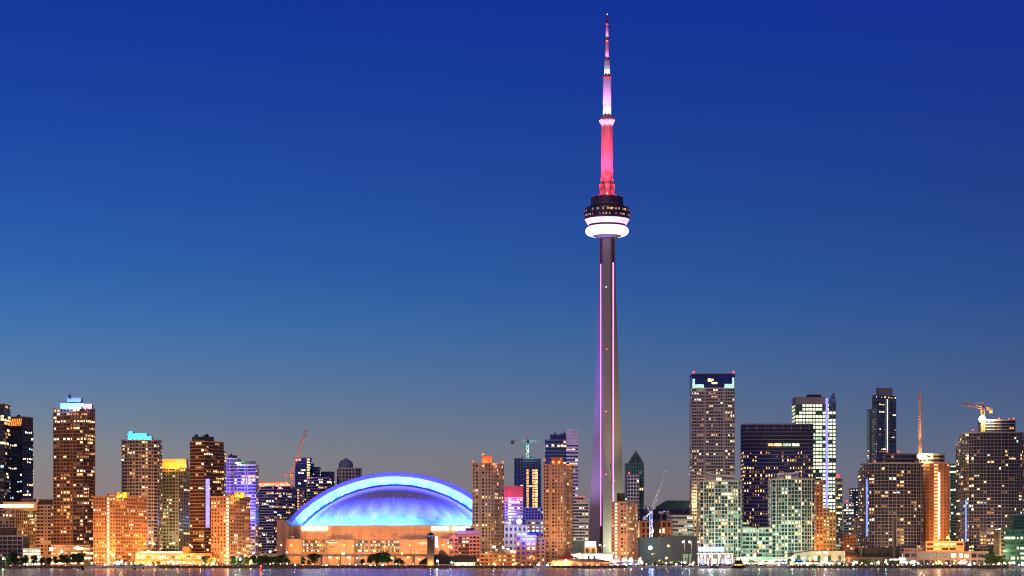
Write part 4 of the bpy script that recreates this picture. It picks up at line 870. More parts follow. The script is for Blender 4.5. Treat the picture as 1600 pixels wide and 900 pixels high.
        light('SPOT', 'deck_floodlight', P(14, 205), (1, .2, .35), 70000, r, o, radius=.2, aim=P(7, 190), spot=60, blend=1)
    for a_ in (-160, -125, -90, -55, -20): light('POINT', 'cabin_lamp', (cx + 15.6 * math.cos(math.radians(a_)), Y + 15.6 * math.sin(math.radians(a_)), z(306.3)), (1, .03, .1), 5000, r, o, radius=.15)
    light('SPOT', 'shaft_floodlight', (cx - 60, Y - 30, GZ + 2), (.5, .32, 1), 1500000, r, o, radius=.5, aim=(cx - 10, Y, z(690)), spot=42, blend=1)
    light('SPOT', 'shaft_floodlight', (cx - 55, Y - 20, GZ + 2), (.28, .16, 1), 8000000, r, o, radius=.5, aim=(cx - 8, Y, z(480)), spot=22, blend=1)
    light('SPOT', 'shaft_floodlight', (cx + 27, Y - 46, GZ + 2), (.92, 1, .66), 600000, r, o, radius=.5, aim=(cx + 4, Y, z(800)), spot=100, blend=1)
    light('SPOT', 'shaft_floodlight', (cx + 25, Y - 47, GZ + 2), (1, .75, .40), 2600000, r, o, radius=.5, aim=(cx + 8, Y, z(560)), spot=26, blend=1)
    light('POINT', 'pod_lamp', (cx, Y - 26, z(374)), (.6, .35, 1), 4000, r, o, radius=.3)
    return r
emit('lan_white', (.95, 1, .85), 5); emit('lan_yellow', (1, .78, .4), 5); emit('lan_amber', (1, .5, .14), 4.5); emit('lan_green', (.35, 1, .45), 3)
solid('arch_dark', (.02, .02, .08)); solid('seam', (.38, .38, .5), rough=.4)
solid('shaft_concrete', (0.19, 0.175, 0.165), var=.07, scale=.08); solid('mast_white', (0.30, 0.28, 0.30), var=.05); solid('dark_red', (0.25, 0.02, 0.02))
solid('pod_dark', (0.035, 0.03, 0.07), rough=.35); solid('pod_drum', (0.045, 0.035, 0.10), rough=.5); solid('groove', (0.10, 0.02, 0.04), rough=.4)
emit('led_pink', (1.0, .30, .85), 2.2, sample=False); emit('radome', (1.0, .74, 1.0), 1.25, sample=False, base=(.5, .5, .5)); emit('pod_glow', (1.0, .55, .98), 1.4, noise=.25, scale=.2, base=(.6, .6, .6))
emit('l_red_dim', (1, .15, .2), .5, noise=.5)
stadium()
needle()

# ------------------------------------------------------------------ cranes
def luffing(label, pxb, ybase, ypiv, tip, Y, m, counter, group='tower cranes on the skyline'):
    o = (X(pxb, Y), Y, Z(ybase, Y)); r = empty('tower_crane', o, label, 'crane', group)
    w = MB(o); w.truss((X(pxb, Y), Y, Z(ybase, Y)), (X(pxb, Y), Y, Z(ypiv, Y)), 2.2, .22, m); w.build('mast', r)
    w = MB(o); w.truss((X(pxb, Y), Y, Z(ypiv, Y)), (X(tip[0], Y), Y, Z(tip[1], Y)), 1.8, .2, m); w.build('jib', r)
    w = MB(o); c = (X(counter[0], Y), Y, Z(counter[1], Y)); w.tube((X(pxb, Y), Y, Z(ypiv, Y)), c, .6, m, 4); w.box(c[0] - 1.6, c[0] + 1.6, Y - 1.4, Y + 1.4, c[2] - 2.2, c[2] + 1.2, 'slab_dark'); w.build('counterweight', r)
    w = MB(o); a = (X(pxb + (counter[0] - pxb) * .6, Y), Y, Z(ypiv - 9, Y)); w.tube((X(pxb, Y), Y, Z(ypiv, Y)), a, .35, m, 4); w.tube(c, a, .12, 'metal', 3); w.tube(a, (X(tip[0], Y), Y, Z(tip[1], Y)), .1, 'metal', 3)
    hx = X(tip[0], Y) + .5; w.tube((hx, Y, Z(tip[1], Y)), (hx, Y, Z(tip[1] + 14, Y)), .07, 'metal', 3); w.build('hoist_rope', r)
    w = MB(o); w.box(X(pxb, Y) - 1.4, X(pxb, Y) + 1.4, Y - 2.4, Y - .4, Z(ypiv + 2.5, Y), Z(ypiv - 1, Y), m); w.build('cab', r)
    return r
r = luffing('pink orange luffing crane leaning steeply above the blue tower left of the stadium', 456, 764, 742, (478.5, 670), 2500, 'crane_orange', (447, 741))
light('SPOT', 'crane_lamp', (X(447, 2500), 2440, Z(790, 2500)), (1, .45, .3), 500000, r, r.location, aim=(X(466, 2500), 2500, Z(715, 2500)), spot=50, blend=1, radius=.3)
r = luffing('white luffing crane rising from a dazzling lamp in front of the grey shed', 1017, 868, 800, (1041.5, 734), 2080, 'crane_white', (1007, 809))
light('SPOT', 'crane_lamp', (X(1020, 2080), 2070, Z(866, 2080)), (.6, .9, 1), 260000, r, r.location, aim=(X(1018, 2080), 2079, Z(800, 2080)), spot=50, blend=1, radius=.5)
lampball(r, 1016, 856, 1985, (.75, .97, 1), 2200, 1.7)
light('POINT', 'crane_lamp', (X(1016.5, 2080), 2073, Z(818, 2080)), (.1, .12, 1), 9000, r, r.location, radius=.25)
r = luffing('orange lit crane boom standing upright over the orange unfinished tower', 1437.5, 726, 716, (1436.3, 611), 2020, 'crane_orange', (1441, 713))
lampball(r, 1437, 713, 2014, (1, .72, .35), 30000, 2.2)
light('SPOT', 'crane_lamp', (X(1437, 2020), 2010, Z(714, 2020)), (1, .7, .5), 300000, r, r.location, aim=(X(1436.5, 2020), 2020, Z(660, 2020)), spot=30, blend=1, radius=.2)
def hammer(label, px, ybase, yj, xa, xb, ya, yb, Y, m):
    o = (X(px, Y), Y, Z(ybase, Y)); r = empty('tower_crane', o, label, 'crane', 'tower cranes on the skyline')
    w = MB(o); w.truss((X(px, Y), Y, Z(ybase, Y)), (X(px, Y), Y, Z(yj, Y)), 2.6, .25, m); w.build('mast', r)
    w = MB(o); w.truss((X(xa, Y), Y, Z(ya, Y)), (X(xb, Y), Y, Z(yb, Y)), 1.9, .24, m); w.build('jib', r)
    w = MB(o); ap = (X(px, Y), Y, Z(yj - 9, Y)); w.truss((X(px, Y), Y, Z(yj, Y)), ap, 1.6, .2, m); w.tube(ap, (X(xa, Y), Y, Z(ya, Y)), .12, m, 3); w.tube(ap, (X(xb, Y), Y, Z(yb, Y)), .12, m, 3); w.build('apex', r)
    w = MB(o); w.box(X(px, Y) - .5, X(px, Y) + 2.4, Y - 2.6, Y - .6, Z(yj + 3, Y), Z(yj - 1, Y), 'navy'); w.build('cab', r)
    return r
r = hammer('pale hammerhead crane on top of the unfinished dark blue tower', 824, 717, 690, 799, 858, 689.5, 689, 2620, 'crane_white')
w = MB(tuple(r.location)); w.box(X(798, 2620), X(803.5, 2620), 2618, 2622, Z(693.5, 2620), Z(689, 2620), 'slab_dark'); w.build('counterweight', r)
lampball(r, 825, 705, 2614, (.3, 1, .75), 9000, .9)
r = hammer('orange hammerhead crane beside a dazzling lamp on the biggest condo tower', 1535.5, 676, 638, 1503, 1550, 631, 640, 2008, 'crane_orange')
w = MB(tuple(r.location)); w.box(X(1546, 2008), X(1550, 2008), 2006, 2010, Z(645.5, 2008), Z(640.5, 2008), 'crane_orange'); w.build('counterweight', r)
lampball(r, 1535, 655, 2000, (1, .72, .35), 36000, 3.2)

# satellite domes and dishes on the dark hall
Y_ = 2440
for (px_, py_, rr, m, lab) in ((1012, 800, 6.5, 'blue_grey', 'large grey satellite dish tilted behind the white crane mast'), (1033, 803, 3.4, 'canvas', 'small white satellite dome on a stalk'), (1043, 807, 5.6, 'pinkish', 'pink lit satellite dish tipped to the left'), (1047, 814, 4.2, 'mint', 'pale mint dome lowest of the roof dishes')):
    o = (X(px_, Y_), Y_, Z(838, Y_)); r = empty('satellite_dish', o, lab, 'satellite dish', 'dishes beside the white crane')
    w = MB(o); c = Vector((X(px_, Y_), Y_, Z(py_, Y_))); w.tube(o, tuple(c), .6, 'metal', 6); w.build('stalk', r)
    tmp = MB(o); tmp.lathe(0, 0, [(rr * math.sin(math.radians(a_)), rr * .5 * (1 - math.cos(math.radians(a_)) * 1.0)) for a_ in range(4, 95, 10)] + [(rr * .8, rr * .62), (rr * .2, rr * .75)], m, 18)
    rot = Matrix.Rotation(math.radians(48 if rr > 5 else 5), 3, 'Y') @ Matrix.Rotation(math.radians(20), 3, 'X')
    w = MB(o); vs = [tuple(c + rot @ Vector((v[0] + o[0], v[1] + o[1], v[2] + o[2]))) for v in tmp.v]; w.add(vs, tmp.f, m); w.build('dish', r, smooth=True)

# ------------------------------------------------------------------ low waterfront buildings
r = bld('apartment_block', 'dark brown midrise with lit rooms and a purple roof right of the lighthouse', (702, 716), 841, 1830, wall='terracotta', gl='g_dark', pat=(.6,), hf=.5, lit=.3, pal='warm', slab=(.4, .5, 'terracotta'), d=20)
w = MB(tuple(r.location)); Y_ = 1830; w.add([(X(702, Y_), Y_, Z(841, Y_) + .6), (X(716, Y_), Y_, Z(841, Y_) + .6), (X(709, Y_), Y_, Z(834, Y_)), (X(702, Y_), Y_ + 20, Z(841, Y_) + .6), (X(716, Y_), Y_ + 20, Z(841, Y_) + .6), (X(709, Y_), Y_ + 20, Z(834, Y_))], [(0, 1, 2), (4, 3, 5), (1, 4, 5, 2), (3, 0, 2, 5), (0, 3, 4, 1)], 'terracotta'); w.build('gable_roof', r)
facade(r, fp_box(X(716, Y_), X(733, Y_), Y_ + 3, 18), GZ, Z(838, Y_), wall='brick_dark', gl='g_brown', pat=(.8,), hf=.55, lit=.45, pal='orange', slab=(.5, .4, 'terracotta'), name='main_block')
facade(r, fp_box(X(733, Y_), X(750, Y_), Y_ - 1, 20), GZ, Z(837, Y_), wall='terracotta', gl='g_dark', pat=(.5, .9), hf=.5, lit=.15, pal='warm', slab=(.6, .6, 'terracotta'), name='side_wing')
w = MB(tuple(r.location)); w.box(X(714.5, Y_), X(752, Y_), Y_ - 2, Y_ + 18, Z(837, Y_) + 1.2, Z(829, Y_), 'purple_wall'); w.box(X(727, Y_), X(740, Y_), Y_, Y_ + 12, Z(829, Y_), Z(825, Y_), 'navy'); w.build('roof', r)
light('POINT', 'roof_floodlight', (X(714, Y_), Y_ - 14, Z(834, Y_)), (.7, .2, 1), 9000, r, r.location, radius=.2)
r = bld('office_building', 'glass stair tower full of white lights between brown midrise and beige tower', (750, 767), 838, 1870, wall='blue_grey', gl='g_steel', slab=(.3, .3, 'grey'), pier=(.2, .3, 'grey'), pat=(.9,), hf=.7, lit=.45, pal='cool', d=14)
r = bld('apartment_block', 'brick midrise with amber windows under a blue lit penthouse', (806, 838), 838, 1830, wall='terracotta', gl='g_violet', pat=(.55, .55, .9), hf=.6, lit=.36, pal='orange', bw=4, fh=4, pier=(.3, .6, 'terracotta'), d=20, slab=(.2, .5, 'terracotta'))
facade(r, fp_box(X(838, Y_), X(852, Y_), Y_ + 3, 18), GZ, Z(842, Y_), wall='terracotta', gl='g_brown', pat=(.4,), hf=.5, lit=.03, pal='warm', name='side_wing')
w = MB(tuple(r.location)); w.box(X(807, Y_), X(838, Y_), Y_ + 1, Y_ + 14, Z(838, Y_) + 1.2, Z(834, Y_), 'blue_paint'); w.box(X(826, Y_), X(845, Y_), Y_ + 4, Y_ + 14, Z(834, Y_), Z(830.5, Y_), 'blue_paint'); w.build('penthouse', r)
strip(r, 'light_bar', 807.5, 823, 833.6, 836.8, Y_, 'l_cool', dy=.8)
light('AREA', 'roof_floodlight', (X(826, Y_), Y_ - 8, Z(842, Y_)), (.1, .2, 1), 9000, r, r.location, aim=(X(826, Y_), Y_ + 2, Z(833, Y_)), size=(10, 1))
r = bld('apartment_block', 'low orange brick terrace with gabled ends between two midrises', (750, 806), 866, 1820, wall='terracotta', gl='g_brown', pat=(.7, .7, .4), hf=.5, lit=.25, pal='orange', slab=(.4, .5, 'concrete_warm'), bw=3.6, d=20)
strip(r, 'light_bar', 807 - 10, 806, 860, 866, 1820, 'l_warm', dy=.5, th=.5)
w = MB(tuple(r.location))
for a in (769, 781): w.add([(X(a, 1820), 1819, Z(866, 1820)), (X(a + 11, 1820), 1819, Z(866, 1820)), (X(a + 5.5, 1820), 1819, Z(860.5, 1820)), (X(a, 1820), 1836, Z(866, 1820)), (X(a + 11, 1820), 1836, Z(866, 1820)), (X(a + 5.5, 1820), 1836, Z(860.5, 1820))], [(0, 1, 2), (4, 3, 5), (1, 4, 5, 2), (3, 0, 2, 5)], 'slab_dark')
w.build('gable_roof', r)
# lighthouse-like tower
Y_ = 1775; o = (X(673, Y_), Y_, GZ); r = empty('clock_tower', o, 'dark brick tower with a rounded cap standing alone before the stadium wall', 'tower')
w = MB(o); c = X(673, Y_); h = 2.7; w.box(c - h, c + h, Y_ - h, Y_ + h, GZ, Z(839, Y_), 'brick_dark'); w.box(c - h - .3, c + h + .3, Y_ - h - .3, Y_ + h + .3, Z(840, Y_), Z(838.5, Y_), 'slab_dark')
w.build('shaft', r)
w = MB(o); w.lathe(c, Y_, [(2.7, Z(838.5, Y_)), (2.8, Z(836, Y_)), (2.2, Z(834, Y_)), (1.2, Z(832.6, Y_)), (.2, Z(832, Y_))], 'dark_wall', 12); w.build('cap', r)
w = MB(o)
for dx in (-1.3, 1.3): w.box(c + dx - .6, c + dx + .6, Y_ - h - .15, Y_ - h, Z(838.2, Y_), Z(836.8, Y_), 'l_violet'); 
w.box(c + .8, c + 1.6, Y_ - h - .15, Y_ - h, Z(842.5, Y_), Z(841, Y_), 'l_violet'); w.build('window', r)
light('POINT', 'foot_lamp', (c, Y_ - 4.5, Z(880, Y_)), (1, .55, .12), 3500, r, o, radius=.4)
strip(r, 'side_lantern', 680, 683.5, 838, 853, 1778, 'l_glow', dy=0, th=1)
# barn like hall
Y_ = 1778; o = (X(705, Y_), Y_, GZ); r = empty('ferry_terminal', o, 'long black roofed hall with pale lit glass front at the foot of the brick tower', 'building')
w = MB(o); pts = [(654, 879), (664, 872), (672, 868), (692, 866), (697, 869), (744, 869), (745, 879), (745, 882), (654, 882)]; n = len(pts)
w.add([(X(a, Y_), Y_ + 3, Z(b_, Y_)) for a, b_ in pts] + [(X(a, Y_), Y_ + 18, Z(b_, Y_)) for a, b_ in pts], [tuple(range(n - 1, -1, -1)), tuple(range(n, 2 * n))] + [(i, (i + 1) % n, (i + 1) % n + n, i + n) for i in range(n)], 'black'); w.build('roof', r)
w = MB(o); w.add([(X(684, Y_), Y_ + 6, Z(869, Y_)), (X(700, Y_), Y_ + 6, Z(869, Y_)), (X(696, Y_), Y_ + 6, Z(863, Y_)), (X(690, Y_), Y_ + 6, Z(858.5, Y_)), (X(685, Y_), Y_ + 6, Z(861, Y_)), (X(684, Y_), Y_ + 12, Z(869, Y_)), (X(700, Y_), Y_ + 12, Z(869, Y_)), (X(696, Y_), Y_ + 12, Z(863, Y_)), (X(690, Y_), Y_ + 12, Z(858.5, Y_)), (X(685, Y_), Y_ + 12, Z(861, Y_))], [(4, 3, 2, 1, 0), (5, 6, 7, 8, 9), (0, 1, 6, 5), (1, 2, 7, 6), (2, 3, 8, 7), (3, 4, 9, 8), (4, 0, 5, 9)], 'brick_brown'); w.build('gable_end', r)
for k in range(13):
    w = MB(o); w.box(X(710 + k * 2.5, Y_), X(711.9 + k * 2.5, Y_), Y_ + 1, Y_ + 1.4, Z(884.5, Y_), Z(880, Y_) + .8, 'l_white' if k % 4 else 'l_green'); w.build('window', r)
w = MB(o); w.box(X(708, Y_), X(744, Y_), Y_ - .5, Y_ + 3, Z(879.6, Y_), Z(878.6, Y_), 'l_amber'); w.build('eave_light', r)
# restaurant ship-like pavilion with red roof
Y_ = 1772; o = (X(900, Y_), Y_, GZ); r = empty('pavilion', o, 'waterfront restaurant with a low red hipped roof and long orange lit eaves', 'pavilion')
w = MB(o); w.box(X(862, Y_), X(952, Y_), Y_, Y_ + 16, GZ, Z(876, Y_), 'terracotta'); w.build('wall', r)
w = MB(o)
a = [(X(858, Y_), Y_ - 2, Z(876, Y_)), (X(958, Y_), Y_ - 2, Z(877.5, Y_)), (X(958, Y_), Y_ + 18, Z(877.5, Y_)), (X(858, Y_), Y_ + 18, Z(876, Y_)), (X(866, Y_), Y_ + 3, Z(873, Y_)), (X(935, Y_), Y_ + 3, Z(873.5, Y_)), (X(935, Y_), Y_ + 14, Z(873.5, Y_)), (X(866, Y_), Y_ + 14, Z(873, Y_))]
w.add(a, [(3, 2, 1, 0), (0, 1, 5, 4), (1, 2, 6, 5), (2, 3, 7, 6), (3, 0, 4, 7), (4, 5, 6, 7)], 'concrete_warm'); w.build('lower_roof', r)
w = MB(o); a = [(X(871, Y_), Y_ + 4, Z(873, Y_) + .1), (X(906, Y_), Y_ + 4, Z(873, Y_) + .1), (X(906, Y_), Y_ + 14, Z(873, Y_) + .1), (X(871, Y_), Y_ + 14, Z(873, Y_) + .1), (X(884, Y_), Y_ + 8, Z(867.5, Y_)), (X(892, Y_), Y_ + 8, Z(867.5, Y_))]
w.add(a, [(3, 2, 1, 0), (0, 1, 5, 4), (1, 2, 5), (2, 3, 4, 5), (3, 0, 4)], 'red_paint'); w.build('hipped_roof', r)
strip(r, 'eave_light', 856, 960, 879, 880.2, Y_, 'l_amber', dy=-1.5)
for k in range(9):
    w = MB(o); w.box(X(866 + k * 9.4, Y_), X(871.5 + k * 9.4, Y_), Y_ - .3, Y_, Z(885, Y_), Z(881, Y_), R.choice(['l_orange', 'l_amber', 'l_warm', 'l_red_dim'])); w.build('window', r)
# dazzling parking building behind
r = bld('parking_garage', 'open parking building blazing with white lamps below the needle tower', (893, 957), 867, 1835, wall='pale', gl='g_dark', slab=(.5, .9, 'white_paint'), pier=(.4, .5, 'white_paint'), pat=(.95,), bw=4.4, fh=3.6, hf=.6, lit=.7, pal='warm', d=24)
box_part(r, 'roof', 893, 957, 865, 867, 1835, 22, 'teal_wall', .5)
for k in range(7): lampball(r, 897 + k * 9, 871, 1832, (1, .85, .5), 900, 1.2)
# sail roofs
for k, (a, b_, t_) in enumerate(((950, 969, 868), (970, 981, 869), (981, 990, 869.5), (996, 1005, 869.5))):
    Y_ = 1768; lab = ['long pointed white sail canopy, first from the red roofed pavilion', 'white sail canopy second from the red roofed pavilion', 'white sail canopy third from the red roofed pavilion', 'small white sail canopy standing apart beside the shed'][k]
    o = (X((a + b_) / 2, Y_), Y_, GZ); r = empty('sail_canopy', o, lab, 'canopy', 'white sail canopies on the pier')
    w = MB(o); x0, x1, xt = X(a, Y_), X(b_, Y_), X(b_ - (1 if k < 3 else 3), Y_); z0, z1 = Z(879, Y_), Z(t_, Y_)
    w.add([(x0, Y_, z0), (x1, Y_, z0), (xt, Y_ + 1, z1), (x0 + (x1 - x0) * .25, Y_ + .4, z0 + (z1 - z0) * (.25 if k == 0 else .75)), (x0, Y_ + 4, z0), (x1, Y_ + 4, z0), (xt, Y_ + 1.4, z1), (x0 + (x1 - x0) * .25, Y_ + 2, z0 + (z1 - z0) * (.25 if k == 0 else .75))], [(0, 1, 2, 3), (7, 6, 5, 4), (1, 5, 6, 2), (3, 2, 6, 7), (0, 3, 7, 4)], 'canvas'); w.build('sail', r)
    w = MB(o); w.tube((xt, Y_ + .6, GZ), (xt, Y_ + .6, z1 + 1), .15, 'metal', 5); w.build('mast', r)
    light('POINT', 'canopy_lamp', ((x0 + x1) / 2, Y_ - 3, Z(880.5, Y_)), (1, .8, .6), 900, r, o, radius=.25)
Y_ = 1766; o = (X(980, Y_), Y_, GZ); r = empty('pier_pavilion', o, 'low pavilion with a curved blue lit roof edge under the white sails', 'pavilion')
w = MB(o); w.prism(fp_round(X(953, Y_), X(1006, Y_), Y_, 12, 3, 10), Z(881.2, Y_), Z(879.4, Y_), 'blue_paint'); w.build('roof', r)
w = MB(o); w.prism(fp_round(X(954, Y_), X(1005, Y_), Y_ - .4, 12, 3, 10), Z(881.9, Y_), Z(881.3, Y_), 'l_cool'); w.build('light_edge', r)
w = MB(o)
for k in range(14): w.tube((X(955 + k * 3.8, Y_), Y_ + 2.5, GZ), (X(955 + k * 3.8, Y_), Y_ + 2.5, Z(881.5, Y_)), .12, 'metal', 5)
w.build('column', r)
# billboard pavilion at the green towers' foot
Y_ = 1790; o = (X(1112, Y_), Y_, GZ); r = empty('event_pavilion', o, 'tall columned glass pavilion under a dazzling blue white sign board', 'pavilion')
w = MB(o); w.box(X(1090, Y_), X(1146, Y_), Y_, Y_ + 16, Z(866, Y_), Z(864, Y_), 'pinkish'); w.build('roof', r)
w = MB(o)
for k in range(6): w.tube((X(1091.5 + k * 10.6, Y_), Y_ + 1, GZ), (X(1091.5 + k * 10.6, Y_), Y_ + 1, Z(866, Y_)), .5, 'white_paint', 8)
w.build('column', r)
w = MB(o); w.box(X(1092, Y_), X(1145, Y_), Y_ + 6, Y_ + 14, GZ, Z(866, Y_), 'olive'); w.build('wall', r)
for k in range(16):
    w = MB(o); w.box(X(1093 + k * 3.2, Y_), X(1095.6 + k * 3.2, Y_), Y_ + 5.8, Y_ + 6, Z(881, Y_), Z(872 + (k % 3), Y_), R.choice(['l_violet', 'l_violet', 'l_cool', 'l_red_dim', 'l_dim', 'l_white'])); w.build('window', r)
strip(r, 'sign_board', 1091, 1131, 854.6, 861.5, Y_, 'sign_blue', dy=-.5, th=.8)
w = MB(o)
for k in range(14): w.box(X(1093 + k * 2.7, Y_), X(1094.4 + k * 2.7 + (k % 2) * .5, Y_), Y_ - 1.6, Y_ - 1.3, Z(860.2, Y_), Z(856.6 + (k % 3) * .5, Y_), 'l_glow')
w.build('sign_lettering', r)
w = MB(o)
for k in range(5): w.tube((X(1094 + k * 8.5, Y_), Y_, Z(864, Y_)), (X(1094 + k * 8.5, Y_), Y_, Z(861, Y_)), .2, 'metal', 4)
w.build('sign_post', r)
for k in range(4): lampball(r, 1096 + k * 14, 869, Y_ - 2, (1, .85, .7), 1500, .9)
light('AREA', 'sign_floodlight', (X(1111, Y_), Y_ - 3, Z(858, Y_)), (.15, .35, 1), 9000, r, o, aim=(X(1111, Y_), Y_ + 40, Z(853, Y_)), size=(20, 1))
for k, px_ in enumerate((1069, 1073, 1078)):
    o = (X(px_, 1785), 1785, GZ); w = MB(o); zz = Z(866, 1785)
    w.loft([[(X(px_, 1785) + rr * math.cos(t * math.pi / 4), 1785 + rr * math.sin(t * math.pi / 4), z_) for t in range(8)] for rr, z_ in ((.5, GZ), (.6, GZ + 5), (1.7, zz))], 'teal_wall')
    q = w.build('light_funnel'); tag(q, ['tapered pale blue pylon nearest the shed', 'tapered pale blue pylon in the middle of three', 'tapered pale blue pylon nearest the blue sign'][k], 'pylon', 'tapered pylons by the sign')
# market hall, green lit
Y_ = 1800
r = bld('market_hall', 'long low glass hall with a glowing green eave beside the tug boat', (1150, 1240), 872, Y_, wall='mint', gl='g_green', slab=(.4, .4, 'white_paint'), pier=(.3, .3, 'white_paint'), pat=(.9,), bw=3.4, fh=5, hf=.7, lit=.7, pal='cool', d=16)
strip(r, 'eave_light', 1172, 1208, 873.5, 875, Y_, 'l_green_bright', dy=-1.4)
strip(r, 'eave_light', 1208, 1232, 874.5, 876, Y_, 'l_white', dy=-1.4)
r = bld('market_hall', 'pale green low hall with a sloping dark roof behind the market lamps', (1240, 1320), 862, 1815, wall='mint', gl='g_green', pat=(.3,), bw=8, fh=8, hf=.4, lit=.2, pal='green', d=30, pier=(.3, .4, 'pale'))
w = MB(tuple(r.location)); Y_ = 1815; w.add([(X(1232, Y_), Y_ - 2, Z(866, Y_)), (X(1275, Y_), Y_ - 2, Z(860, Y_)), (X(1275, Y_), Y_ - 2, Z(859, Y_)), (X(1232, Y_), Y_ - 2, Z(865, Y_)), (X(1232, Y_), Y_ + 30, Z(866, Y_)), (X(1275, Y_), Y_ + 30, Z(860, Y_)), (X(1275, Y_), Y_ + 30, Z(859, Y_)), (X(1232, Y_), Y_ + 30, Z(865, Y_))], [(0, 1, 2, 3), (7, 6, 5, 4), (0, 3, 7, 4), (1, 5, 6, 2), (3, 2, 6, 7), (0, 4, 5, 1)], 'black')
w.box(X(1275, Y_), X(1346, Y_), Y_ - 1, Y_ + 30, Z(860.8, Y_), Z(859.8, Y_), 'black'); w.build('roof', r)
r = bld('walkway_building', 'orange lit low link building between pale hall and dark warehouse', (1311, 1345), 868, 1822, wall='form_orange', gl='g_brown', pat=(.5,), lit=.4, pal='orange', d=14, fh=6, bw=6)
strip(r, 'glass_band', 1312, 1344, 861.5, 866.5, 1822, 'g_steel', dy=.5)
r = bld('warehouse', 'dark brick warehouse with a lower front block before the curved condo tower', (1344, 1406), 857, 1805, wall='dark_brown', gl='black', pat=(.3, 0, .3), lit=0, d=30, fh=8, bw=7)
facade(r, fp_box(X(1325, 1798), X(1398, 1798), 1793, 10), GZ, Z(872, 1795), wall='brick_dark', gl='black', pat=(.4,), lit=.12, pal='warm', fh=6, bw=6, hf=.6, name='front_wing')
w = MB(tuple(r.location)); w.box(X(1345, 1805), X(1346, 1805), 1804, 1805, GZ, Z(857, 1805), 'brick_orange'); w.build('gable_wall', r)
strip(r, 'light_bar', 1389.5, 1405, 873, 875.5, 1794, 'l_white', dy=-1)
o = (X(1399, 1796), 1800, GZ); w = MB(o); w.lathe(X(1399, 1796), 1800, [(1.6, GZ), (1.25, Z(812, 1800)), (1.45, Z(811.6, 1800)), (1.45, Z(810, 1800)), (1.1, Z(810, 1800))], 'brick_dark', 14)
q = w.build('chimney_stack'); tag(q, 'tall slim dark brick chimney rising from the warehouse', 'chimney')
r = bld('kiosk', 'small stack of blazing white and blue light panels right of the chimney', (1407, 1415), 872, 1780, wall='pale', gl='l_glow', pat=(.9,), fh=2.4, bw=2, lit=1, pal='warm', d=5, slab=(.2, .3, 'white_paint'))
light('POINT', 'kiosk_lamp', (X(1411, 1775), 1774, Z(884, 1775)), (.2, .35, 1), 3500, r, r.location, radius=.9)
# low orange concourse left of the second brick slab
r = bld('concourse_building', 'long low orange lit concourse with blazing white windows between the brick slabs', (212, 330), 866, 1812, wall='terracotta', gl='g_brown', slab=(.5, 1.2, 'form_orange'), pier=(.3, .6, 'terracotta'), pat=(.8, .8, .8, .4), bw=4, fh=4.6, hf=.5, lit=.6, pal='orange', d=22)
strip(r, 'roof_light', 218, 286, 861.8, 864.5, 1830, 'l_white', dy=0)
w = MB(tuple(r.location)); w.lathe(X(291, 1815), 1818, [(3.6, Z(866, 1815)), (3.6, Z(856, 1815)), (4, Z(855.6, 1815)), (3.4, Z(853.5, 1815)), (1, Z(852, 1815))], 'brick_brown', 14); w.build('rotunda', r)
for k in range(6): lampball(r, 222 + k * 18, 872, 1809, (1, .55, .15), 500, .5)
# elevated highway
o = (X(300, 2120), 2120, GZ); r = empty('elevated_highway', o, 'elevated highway deck on piers running behind the trees and before the stadium', 'bridge')
w = MB(o); zd = Z(867, 2120); w.box(X(-60, 2120), X(745, 2120), 2112, 2130, zd - 1.6, zd, 'concrete_warm'); w.build('deck', r)
w = MB(o); w.box(X(-60, 2120), X(745, 2120), 2111.6, 2112, zd - .5, zd + 1.1, 'concrete_warm'); w.build('parapet', r)
me = None
for k in range(28):
    if me is None:
        w = MB(o); w.box(o[0] - .9, o[0] + .9, 2114, 2128, GZ, zd - 1.6, 'concrete_warm'); q = w.build('pier', r); me = q.data
    else: q = bpy.data.objects.new('pier', me); C.objects.link(q); q.parent = r
    q.location = (X(-50 + k * 29, 2120) - o[0], 0, 0)

# ------------------------------------------------------------------ street lamps
LAND = [(-50, 78, 'the low beige apartment block'), (78, 142, 'the blue crowned orange tower'), (142, 212, 'the orange slab nearest the left edge'), (212, 328, 'the long orange concourse'),
        (328, 386, 'the orange slab nearest the stadium'), (386, 429, 'the block with red lit parapet'), (429, 560, 'the left half of the stadium'), (560, 665, 'the right half of the stadium'),
        (665, 750, 'the black roofed hall'), (750, 850, 'the brick midrises'), (850, 955, 'the red roofed pavilion'), (955, 1010, 'the white sails'), (1010, 1090, 'the big grey shed'),
        (1090, 1147, 'the blue sign pavilion'), (1147, 1240, 'the green eaved hall'), (1240, 1325, 'the pale market hall'), (1325, 1410, 'the dark warehouse'),
        (1410, 1550, 'the pinkish podium'), (1550, 1700, 'the dark green end building')]
ORD = ['leftmost', 'second', 'third', 'fourth', 'fifth', 'sixth', 'seventh', 'eighth', 'ninth', 'tenth', 'eleventh', 'twelfth', 'thirteenth', 'fourteenth', 'fifteenth', 'sixteenth']
def landmark(px):
    for a, b_, n in LAND:
        if a <= px < b_: return n
    return 'the far quay'
def ordinal_labels(items, what):
    """items: (px, kind words); the same kind words before the same landmark are counted from the left"""
    cnt = {}; tot = {}
    for px, k in items: tot[(landmark(px), k)] = tot.get((landmark(px), k), 0) + 1
    res = []
    for px, k in sorted(items):
        q = (landmark(px), k); i = cnt.get(q, 0); cnt[q] = i + 1
        res.append('%s%s %s before %s' % ('' if tot[q] == 1 else ORD[min(i, 15)] + ' ', k, what, q[0]))
    return res
OR = (1.0, .42, .08); WW = (1.0, .74, .38); WH = (.85, 1.0, .92); GR = (.35, 1.0, .35); CY = (.3, .9, 1.0)
